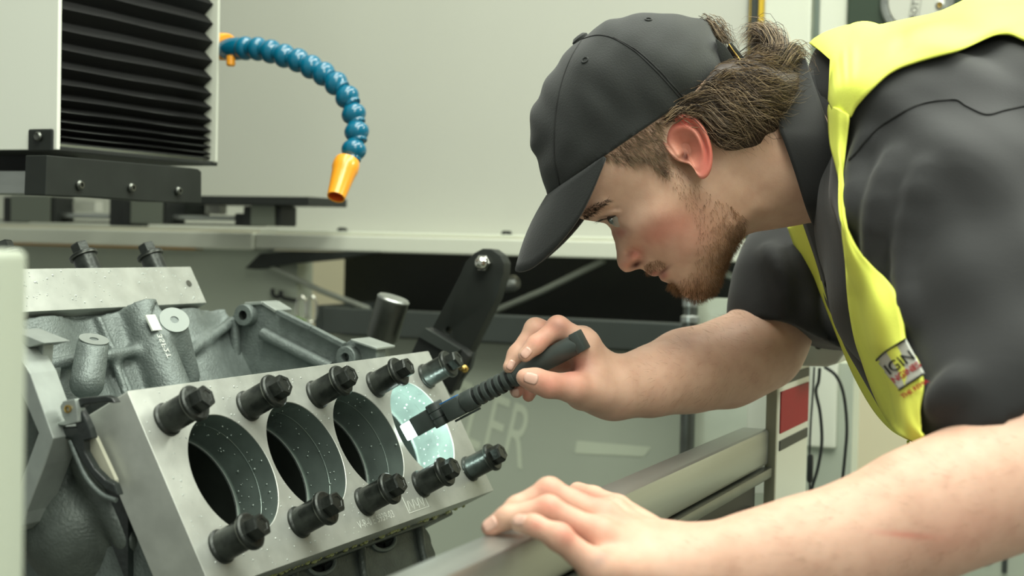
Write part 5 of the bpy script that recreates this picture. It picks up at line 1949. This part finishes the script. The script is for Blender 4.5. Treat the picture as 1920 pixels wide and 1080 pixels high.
# seams, button, eyelets, strap
for pts in ([(1090, 74), (1120, 66), (1150, 72), (1190, 96), (1225, 128), (1255, 160), (1284, 194)], [(1150, 70), (1192, 93), (1229, 125), (1260, 158), (1289, 191)], [(1090, 76), (1070, 110), (1052, 160), (1042, 220), (1040, 290), (1050, 350)]):
    seam(pts, 'panel_seam', f_cap_w, 0.0001, 0.0007, MT['thread'], cap, 50)
pb = HW(1090, 76, 0.006)
MB().lathe(pb, nrm(HW(1078, 62, 0.0) - HW(1120, 120, 0.0)), [(0.0085, -0.003), (0.0088, 0.002), (0.006, 0.0045), (0, 0.005)], 20).build('button', MT['cap'], cap, 50)
for q in ((1097, 113), (1216, 37)):
    p, _ = cast(*q, f_cap_w, 0.0)
    n = grad(p, f_cap_w)
    MB().tube([p + frame(n)[0] * 0.003 * math.cos(t) + frame(n)[1] * 0.003 * math.sin(t) + n * 0.0003 for t in np.linspace(0, 2 * math.pi, 16, endpoint=False)], 0.0009, 6, closed=True).build('eyelet', MT['cap'], cap, 60)


def hprism(qs, w0, w1, name, m, bevel=0.0006):
    a = [HW(x, y, w0) for x, y in qs]
    b = [HW(x, y, w1) for x, y in qs]
    n = len(qs)
    return MB().add(a + b, [tuple(range(n)), tuple(range(2 * n - 1, n - 1, -1))] + [(i, i + n, (i + 1) % n + n, (i + 1) % n) for i in range(n)]).build(name, m, cap, 30, bevel)


hprism([(1340, 80), (1358, 93), (1370, 112), (1380, 128), (1370, 136), (1350, 124)], .050, .030, 'strap_tab', MT['cap'])
hprism([(1363, 90), (1369, 86), (1397, 120), (1389, 126)], .046, -.046, 'strap', MT['cap'])
MB().tube([HW(1364, 90, .0475), HW(1389, 126, .0475), HW(1393, 124, .0475)], 0.0009, 8).build('buckle', MT['brass'], cap, 60)

# ------------------------------------------------------------------ eye
ey = HW(1165, 402, 0.0300)
eb = MB()
for k in range(9):
    pass
eye = MB().lathe(ey - HL * 0.0115, HL, [(0.0115 * math.sin(a), 0.0115 - 0.0115 * math.cos(a)) for a in np.linspace(0.001, math.pi - 0.001, 14)], 20).build('eye', mat('eye_white', rgb(150, 142, 130), 0.2, coat=0.5), person, 60)
ic = HW(1149, 409, 0.0345)
MB().lathe(ic, nrm(HA * 0.75 + HL * 0.5 - HB * 0.5), [(0.0052, -0.002), (0.0045, 0.0012), (0.0, 0.002)], 18).build('iris', mat('iris', rgb(60, 66, 62), 0.15, coat=1.0), eye, 60)


# ------------------------------------------------------------------ hair strands
def strands(name, roots, dirs, lens, rad, m, parent, segs=3, curl=None, sides=3):
    """each strand a thin tapered tube bending by gravity/curl"""
    vs, fs = [], []
    for p, d, l in zip(roots, dirs, lens):
        d = nrm(d)
        x = nrm((d[1], -d[0], 0.01))
        y = np.array([d[1] * x[2] - d[2] * x[1], d[2] * x[0] - d[0] * x[2], d[0] * x[1] - d[1] * x[0]])
        c = np.asarray(p, float)
        k0 = len(vs)
        bend = (x * random.gauss(0, 1) + y * random.gauss(0, 1)) * 0.35
        for s in range(segs + 1):
            t = s / segs
            r = rad * (1 - 0.85 * t)
            for i in range(sides):
                a = 2 * math.pi * i / sides
                vs.append(c + r * (x * math.cos(a) + y * math.sin(a)))
            c = c + nrm(d + bend * t) * l / segs
        for s in range(segs):
            for i in range(sides):
                j = (i + 1) % sides
                fs.append((k0 + s * sides + i, k0 + s * sides + j, k0 + (s + 1) * sides + j, k0 + (s + 1) * sides + i))
    o = MB()
    o.v, o.f = [tuple(v) for v in vs], fs
    ob = o.build(name, m, parent, 180)
    ob['kind'] = 'stuff'
    return ob


hpx, hpy, hpd = proj(head_v)
hn = np.zeros_like(head_v)
fn_ = np.cross(head_v[hqd[:, 1]] - head_v[hqd[:, 0]], head_v[hqd[:, 2]] - head_v[hqd[:, 0]])
for k in range(4):
    np.add.at(hn, hqd[:, k], fn_)
hn /= np.linalg.norm(hn, axis=1)[:, None] + 1e-12


def scatter(poly, n, wfun=None, mirror=True):
    m = inside_poly(hpx, hpy, poly)
    idx = np.where(m)[0]
    if wfun is not None:
        w_ = wfun(hpx[idx], hpy[idx])
        idx = RNG.choice(idx, n, p=w_ / w_.sum())
    else:
        idx = RNG.choice(idx, n)
    return idx


def pixdir(dx, dy, dn=0.0):
    return nrm(-HA * dx - HB * dy)


beard_poly = [(1230, 300), (1262, 305), (1290, 330), (1330, 360), (1370, 385), (1402, 410), (1396, 440), (1376, 470), (1362, 500), (1352, 530), (1338, 550), (1310, 565), (1285, 558), (1262, 540), (1275, 525), (1300, 505), (1300, 470), (1310, 430), (1290, 390), (1255, 350), (1225, 320)]
def bw(x, y):
    jaw = np.exp(-((x - 1378 + (y - 420) * 0.42) / 26) ** 2)
    chin = np.exp(-((x - 1310) / 34) ** 2 - ((y - 550) / 20) ** 2)
    cheek = 0.20 + 0 * x
    side = 0.5 * np.exp(-((x - 1245) / 18) ** 2 - ((y - 320) / 22) ** 2)
    return jaw * 0.9 + chin * 1.0 + cheek + side
ib = scatter(beard_poly, 7000, bw)
strands('beard', head_v[ib] + hn[ib] * 0.0002, [nrm(pixdir(0.25, 1.0) * 1.0 + hn[i] * 0.75 + RNG.normal(0, .30, 3)) for i in ib], RNG.uniform(.003, .0075, len(ib)), 0.00014, MT['beard'], person)
mp = [(1206, 500), (1216, 490), (1234, 486), (1250, 494), (1246, 502), (1234, 506), (1222, 512), (1212, 512)]
im = scatter(mp, 420)
strands('moustache', head_v[im] + hn[im] * 0.0002, [nrm(pixdir(0.5, 0.7) + hn[i] * 0.6 + RNG.normal(0, .3, 3)) for i in im], RNG.uniform(.003, .006, len(im)), 0.00013, MT['beard'], person)
sp_ = [(1250, 532), (1262, 528), (1276, 545), (1270, 550), (1258, 542)]
isp = scatter(sp_, 400)
strands('chin_tuft', head_v[isp] + hn[isp] * 0.0002, [nrm(pixdir(-0.1, 1.0) + hn[i] * 0.8 + RNG.normal(0, .3, 3)) for i in isp], RNG.uniform(.004, .009, len(isp)), 0.00017, MT['beard'], person)
eb_ = [(1090, 402), (1098, 392), (1116, 382), (1140, 374), (1144, 378), (1124, 390), (1108, 402), (1096, 411)]
ie = scatter(eb_, 700)
strands('eyebrow', head_v[ie] + hn[ie] * 0.0002, [nrm(pixdir(0.9, -0.35) + hn[i] * 0.5 + RNG.normal(0, .2, 3)) for i in ie], RNG.uniform(.004, .008, len(ie)), 0.00018, MT['hair_dark'], person)
lash = [HW(1130 + 30 * t, 410 - 9 * t, 0.030 + 0.012 * t) for t in np.linspace(0, 1, 40)]
strands('eyelashes', lash, [nrm(HA * 0.9 - HB * 0.35 + HL * 0.25 + RNG.normal(0, .12, 3)) for _ in lash], [0.008] * 40, 0.00024, MT['hair_dark'], person, 4)
# temple and sideburn hair
tpoly = [(1128, 297), (1180, 260), (1238, 222), (1240, 262), (1250, 300), (1244, 330), (1222, 316), (1206, 300), (1190, 312), (1165, 305)]
it = scatter(tpoly, 2000)
strands('temple_hair', head_v[it] + hn[it] * 0.0003, [nrm(pixdir(0.75, 0.55) + hn[i] * 0.28 + RNG.normal(0, .2, 3)) for i in it], RNG.uniform(.007, .015, len(it)), 0.00017, MT['hair'], person, 4)

# back hair: curly locks, each a bundle of strands along a guide
locks = [
    ([(1335, 158, -.084), (1356, 146, -.084), (1380, 150, -.084), (1405, 165, -.080)], .006, 90),
    ([(1350, 146, -.072), (1368, 138, -.072), (1390, 140, -.072), (1415, 150, -.070)], .006, 90),
    ([(1248, 222, -.080), (1268, 210, -.083), (1290, 208, -.085), (1310, 222, -.084)], .006, 70),
    ([(1280, 202, -.081), (1300, 188, -.085), (1330, 192, -.088), (1360, 214, -.088)], .008, 110),
    ([(1310, 180, -.079), (1332, 168, -.083), (1362, 178, -.088), (1394, 204, -.088)], .008, 110),
    ([(1336, 160, -.074), (1358, 148, -.078), (1388, 158, -.084), (1420, 184, -.082)], .008, 110),
    ([(1358, 142, -.062), (1378, 134, -.066), (1405, 142, -.072), (1436, 164, -.070)], .008, 110),
    # (guide points (px, py, depth offset), bundle radius m, count)
    ([(1290, 205, -.076), (1320, 215, -.082), (1352, 240, -.082), (1385, 262, -.074)], .010, 130),
    ([(1300, 200, -.076), (1335, 205, -.086), (1370, 235, -.086), (1410, 258, -.072)], .011, 140),
    ([(1320, 185, -.072), (1352, 190, -.086), (1385, 218, -.088), (1425, 245, -.070)], .011, 150),
    ([(1335, 175, -.070), (1370, 175, -.088), (1402, 205, -.088), (1445, 222, -.068)], .011, 150),
    ([(1350, 160, -.066), (1385, 165, -.084), (1420, 190, -.084), (1462, 205, -.064)], .011, 150),
    ([(1360, 150, -.060), (1400, 150, -.078), (1440, 170, -.076), (1478, 185, -.058)], .011, 150),
    ([(1370, 140, -.050), (1410, 135, -.066), (1450, 150, -.066), (1490, 165, -.050)], .011, 150),
    ([(1378, 135, -.036), (1415, 118, -.050), (1455, 130, -.052), (1494, 140, -.036)], .011, 150),
    ([(1385, 140, -.020), (1425, 110, -.034), (1465, 112, -.036), (1500, 118, -.024)], .011, 140),
    ([(1420, 150, -.030), (1440, 118, -.036), (1452, 84, -.030), (1440, 62, -.022), (1415, 56, -.014), (1402, 66, -.008)], .0075, 190),
    ([(1432, 150, -.026), (1452, 120, -.030), (1462, 92, -.024), (1450, 70, -.016), (1424, 66, -.008), (1406, 82, -.004)], .0075, 170),
    ([(1425, 150, -.022), (1440, 110, -.026), (1442, 82, -.018), (1424, 72, -.010), (1408, 90, -.004)], .0065, 130),
    ([(1445, 150, -.040), (1465, 120, -.044), (1484, 98, -.036), (1502, 100, -.028), (1506, 116, -.024)], .007, 150),
    ([(1440, 160, -.044), (1458, 130, -.048), (1478, 108, -.040), (1496, 108, -.032)], .007, 130),
    ([(1405, 170, -.070), (1432, 150, -.078), (1458, 160, -.074), (1486, 150, -.056)], .009, 130),
    ([(1395, 190, -.078), (1425, 185, -.084), (1455, 195, -.076), (1484, 176, -.060)], .009, 130),
    ([(1340, 205, -.078), (1372, 205, -.092), (1400, 225, -.090), (1418, 262, -.076)], .009, 130),
    ([(1330, 225, -.078), (1345, 245, -.082), (1365, 262, -.080), (1398, 270, -.072)], .007, 90),
    ([(1385, 205, -.084), (1405, 200, -.090), (1432, 215, -.086), (1448, 240, -.074)], .009, 120),
    ([(1328, 44, -.020), (1340, 52, -.024), (1352, 70, -.024), (1362, 92, -.026)], .008, 120),
    ([(1332, 50, .006), (1344, 56, .004), (1356, 74, .002), (1364, 94, .0)], .008, 90)]
hs = MB()
hv_, hf_ = [], []
for gpts, br2, cnt in locks:
    gd = catmull([P(a, b, HD + c) for a, b, c in gpts], 12)
    ph = random.uniform(0, 6.28)
    frl, aml = random.uniform(2.6, 4.2), random.uniform(.003, .006)
    for s in range(cnt):
        o0 = RNG.normal(0, 1, 3) * br2 * 0.55
        o1 = o0 * random.uniform(0.6, 1.3) + RNG.normal(0, 1, 3) * br2 * 0.28
        stp = random.uniform(0.78, 1.08)
        rad = random.uniform(.00022, .00042)
        amp, fr_, p2 = aml * random.uniform(.6, 1.3), frl * random.uniform(.9, 1.1), ph + random.gauss(0, .35)
        k0 = len(hv_)
        sgn = 11
        pts = []
        for i in range(sgn):
            t = min(1.0, i / (sgn - 1) * stp)
            fi = t * 11
            a = int(min(fi, 10))
            c = gd[a] * (1 - (fi - a)) + gd[a + 1] * (fi - a)
            o_t = o0 * (1 - t) + o1 * t * (1.25 if t > .8 else 1)
            pts.append(c + o_t + amp * t * (HB * math.sin(fr_ * t * 3 + p2) + HL * math.cos(fr_ * t * 3 + p2)))
        for i in range(sgn):
            tg = nrm(pts[min(i + 1, sgn - 1)] - pts[max(i - 1, 0)])
            x = np.array([tg[1] * HL[2] - tg[2] * HL[1], tg[2] * HL[0] - tg[0] * HL[2], tg[0] * HL[1] - tg[1] * HL[0]])
            x = x / math.sqrt(x @ x + 1e-12)
            y = np.array([tg[1] * x[2] - tg[2] * x[1], tg[2] * x[0] - tg[0] * x[2], tg[0] * x[1] - tg[1] * x[0]])
            r = rad * (1 - 0.75 * (i / (sgn - 1)) ** 2)
            for j in range(3):
                a = 2 * math.pi * j / 3
                hv_.append(tuple(pts[i] + r * (x * math.cos(a) + y * math.sin(a))))
        for i in range(sgn - 1):
            for j in range(3):
                j2 = (j + 1) % 3
                hf_.append((k0 + i * 3 + j, k0 + i * 3 + j2, k0 + (i + 1) * 3 + j2, k0 + (i + 1) * 3 + j))
hs.v, hs.f = hv_, hf_
hair = hs.build('hair', MT['hair'], person, 180)
hair.data.materials.append(MT['hair_dark'])
hair.data.materials.append(mat('light_brown_hair', rgb(168, 146, 116), 0.4))
mi = np.repeat(RNG.choice([0, 1, 2], len(hf_) // 30, p=[.45, .37, .18]), 30).astype(np.int32)
hair.data.polygons.foreach_set('material_index', mi)
hair['kind'] = 'stuff'
hair['label'] = 'curly brown hair below the cap'


# scalp mass under the locks
def f_scalp(p):
    d = None
    for gpts, br2, cnt in locks[:16] + locks[21:26]:
        for a, b in zip(gpts[:-1], gpts[1:]):
            e = sd_cone(p, P(a[0], a[1], HD + a[2] + .012), P(b[0], b[1], HD + b[2] + .012), .0075, .0055)
            d = e if d is None else smin(d, e, .012)
    return d


sbx = bounds(*[P(a, b, HD + c) for g_, _, _ in locks for a, b, c in g_], pad=0.02)
net_obj('hair_mass', f_scalp, *sbx, 0.0035, MT['hair_dark']).parent = person

# fine hair on the forearms
av = np.concatenate(body_v[3:5])
apx, apy, apd = proj(av)
for poly_, fn_a, gdir in (([(1180, 700), (1300, 615), (1390, 575), (1470, 660), (1430, 715), (1300, 765), (1180, 760)], f_right, (-0.8, 0.25)), ([(1280, 1015), (1470, 960), (1720, 850), (1920, 790), (1920, 1000), (1700, 1080), (1300, 1080)], f_left, (-0.8, 0.1))):
    ii = np.where(inside_poly(apx, apy, poly_) & (apd < 1.6))[0]
    ii = RNG.choice(ii, 700)
    e_ = 0.002
    gr = np.stack([fn_a((av[ii] + np.eye(3)[k] * e_).astype(np.float32)) - fn_a((av[ii] - np.eye(3)[k] * e_).astype(np.float32)) for k in range(3)], 1)
    gr /= np.linalg.norm(gr, axis=1)[:, None] + 1e-9
    gd_ = nrm(M @ [gdir[0], gdir[1], 0])
    strands('arm_hair', av[ii], [nrm(gd_ + 0.7 * gr[k] + RNG.normal(0, .25, 3)) for k in range(len(ii))], RNG.uniform(.005, .011, len(ii)), 0.00007, MT['beard'], person, 3)

# finger nails
MT['nail'] = mat('finger_nail', rgb(214, 172, 154), 0.35, coat=0.3)


def nail(px, py, d, fdir, normal_px, fn, w_=0.0052, l=0.0062):
    p, _ = cast(px, py, fn, 0.0, d - 0.05, d + 0.05, 160)
    n = grad(p, fn)
    f = nrm(fdir - n * np.dot(fdir, n))
    s = np.cross(n, f)
    g = []
    for i in range(7):
        row = []
        for j in range(7):
            u_, v_ = 2 * i / 6 - 1, 2 * j / 6 - 1
            q = p + f * u_ * l * math.sqrt(max(0.02, 1 - 0.35 * v_ * v_)) + s * v_ * w_ * math.sqrt(max(0.02, 1 - 0.30 * u_ * u_))
            for _ in range(3):
                q = q - grad(q, fn) * (float(fn(q[None].astype(np.float32))[0]) - 0.00035)
            row.append(q)
        g.append(row)
    return sheet('finger_nail', np.array(g), MT['nail'], person, 0.0006)


nail(986, 662, 1.37, R_f['index'][3][0] - R_f['index'][2][0], None, f_right)
nail(996, 709, 1.345, R_f['thumb'][4][0] - R_f['thumb'][2][0], None, f_right, .0062, .0070)
nail(966, 737, 1.41, R_f['ring'][3][0] - R_f['ring'][2][0], None, f_right, .0048, .0055)
nail(958, 685, 1.39, R_f['middle'][3][0] - R_f['middle'][2][0], None, f_right, .004, .0055)
nail(974, 974, .945, L_f['little'][3][0] - L_f['little'][2][0], None, f_left, .0045, .0052)
nail(917, 982, .967, L_f['ring'][3][0] - L_f['ring'][2][0], None, f_left, .0050, .0058)

# ------------------------------------------------------------------ inspection lamp
MT['pen'] = mat('dark_grey_rubber', rgb(58, 66, 63), 0.48, var=0.1, vscale=40)
MT['pen_dark'] = mat('black_rubber_rings', rgb(24, 27, 26), 0.35)
e0, e1 = P(1090, 640, 1.372), P(800, 793, 1.448)
pd = nrm(e1 - e0)
PL = np.linalg.norm(e1 - e0)
lamp = empty('inspection_lamp', e0)
tag(lamp, 'dark grey pen-shaped inspection lamp shining into the last bore', 'lamp')


def lpart(mb, name, m, smooth=40, bevel=0.0, parent=None):
    o = mb.build(name, MT[m] if isinstance(m, str) else m, None, smooth, bevel)
    adopt(lamp, o)
    return o


px_, py_, _ = frame(pd, CAM - e0)


def along(px):
    """length along the lamp axis for a picture x"""
    t = np.linspace(0, PL * 1.3, 400)
    x = proj(e0 + t[:, None] * pd)[0]
    return float(np.interp(-px, -x, t))


ux_ = nrm(np.cross(pd, CAM - e0))
uz_ = nrm(np.cross(ux_, pd))        # towards the camera
if np.dot(uz_, CAM - e0) < 0:
    uz_ = -uz_
upv = ux_ if ux_[2] > 0 else -ux_
lpart(MB().obox(e0 - upv * 0.0092 - uz_ * 0.008 - pd * 0.003, pd * 0.0095, upv * 0.0200, uz_ * 0.016), 'end_cap', 'pen', 30, 0.0012)
lpart(MB().lathe(e0, pd, [(0.0075, 0.002), (0.0098, 0.008), (0.0102, 0.025), (0.0098, along(1010)), (0.0090, along(965))], 32), 'handle', 'pen')
s0, s1 = along(968), along(893)
n_r_ = 6
lpart(MB().lathe(e0, pd, [(0.0086, s0 - 0.002), (0.0086, s1)], 28), 'grip_core', 'pen_dark')
for k in range(n_r_):
    a = s0 + (s1 - s0) * k / n_r_
    w_ = (s1 - s0) / n_r_ * 0.62
    lpart(MB().lathe(e0, pd, [(0.0088, a), (0.0102, a + 0.0008), (0.0102, a + w_ - 0.0008), (0.0088, a + w_)], 28), 'grip_ring', 'pen')
s2 = along(838)
lpart(MB().lathe(e0, pd, [(0.0100, s1), (0.0106, s1 + 0.001), (0.0106, s1 + 0.014), (0.0102, s1 + 0.0145)], 32), 'switch_collar', 'pen')
bx0 = e0 + pd * (s1 + 0.0145)
lpart(MB().obox(bx0 - upv * 0.0100 - uz_ * 0.0085, pd * (s2 - s1 - 0.0145), upv * 0.020, uz_ * 0.017), 'body', 'pen', 30, 0.003)
lpart(MB().obox(bx0 + upv * 0.0096 - uz_ * 0.002 + pd * 0.003, pd * 0.020, upv * 0.0012, uz_ * 0.008), 'switch', mat('blue_switch', rgb(30, 110, 180), 0.3), 30, 0.0004)
lpart(MB().obox(bx0 - upv * 0.0130 - uz_ * 0.003 - pd * 0.012, pd * 0.030, upv * 0.0022, uz_ * 0.006), 'clip', 'pen', 30, 0.0006)
hc = P(822, 776, 1.447)
lpart(MB().lathe(hc - upv * 0.0125, upv, [(0.0085, 0), (0.0090, 0.001), (0.0090, 0.0075), (0.0082, 0.008), (0.0082, 0.009), (0.0090, 0.0095), (0.0090, 0.0160), (0.0082, 0.0165), (0.0090, 0.0172), (0.0090, 0.024), (0.0080, 0.025)], 28), 'hinge', 'pen')
h0, h1 = hc, P(766, 808, 1.462)
hdv = nrm(h1 - h0)
hup = nrm(upv - hdv * np.dot(upv, hdv))
hz = np.cross(hdv, hup)
hl = np.linalg.norm(h1 - h0)
lpart(MB().obox(h0 - hup * 0.0100 - hz * 0.005 + hdv * 0.004, hdv * (hl - 0.012), hup * 0.020, hz * 0.010), 'head', 'pen', 30, 0.002)
lens_c = h0 + hdv * (hl - 0.008)
lens = lpart(MB().obox(lens_c - hup * 0.0085 - hz * 0.0048, hdv * 0.012, hup * 0.017, hz * 0.0096), 'lens', mat('lit_lens', (1, 1, 1, 1), 0.2, emit=(0.85, 1.0, 0.95, 1), estr=12.0), 30, 0.001)
ld_ = bpy.data.lights.new('lamp_light', 'SPOT')
ld_.energy = 2.0
ld_.color = (0.80, 1.0, 0.94)
ld_.shadow_soft_size = 0.006
ld_.spot_size = math.radians(150)
ld_.spot_blend = 0.6
lo2 = bpy.data.objects.new('lamp_light', ld_)
COL.objects.link(lo2)
lo2.location = lens_c + hdv * 0.016
aim = B(0.235, 0.0, SP * 3 + 0.02)
lo2.rotation_euler = (Vector(aim) - lo2.location).to_track_quat('-Z', 'Y').to_euler()
adopt(lamp, lo2)
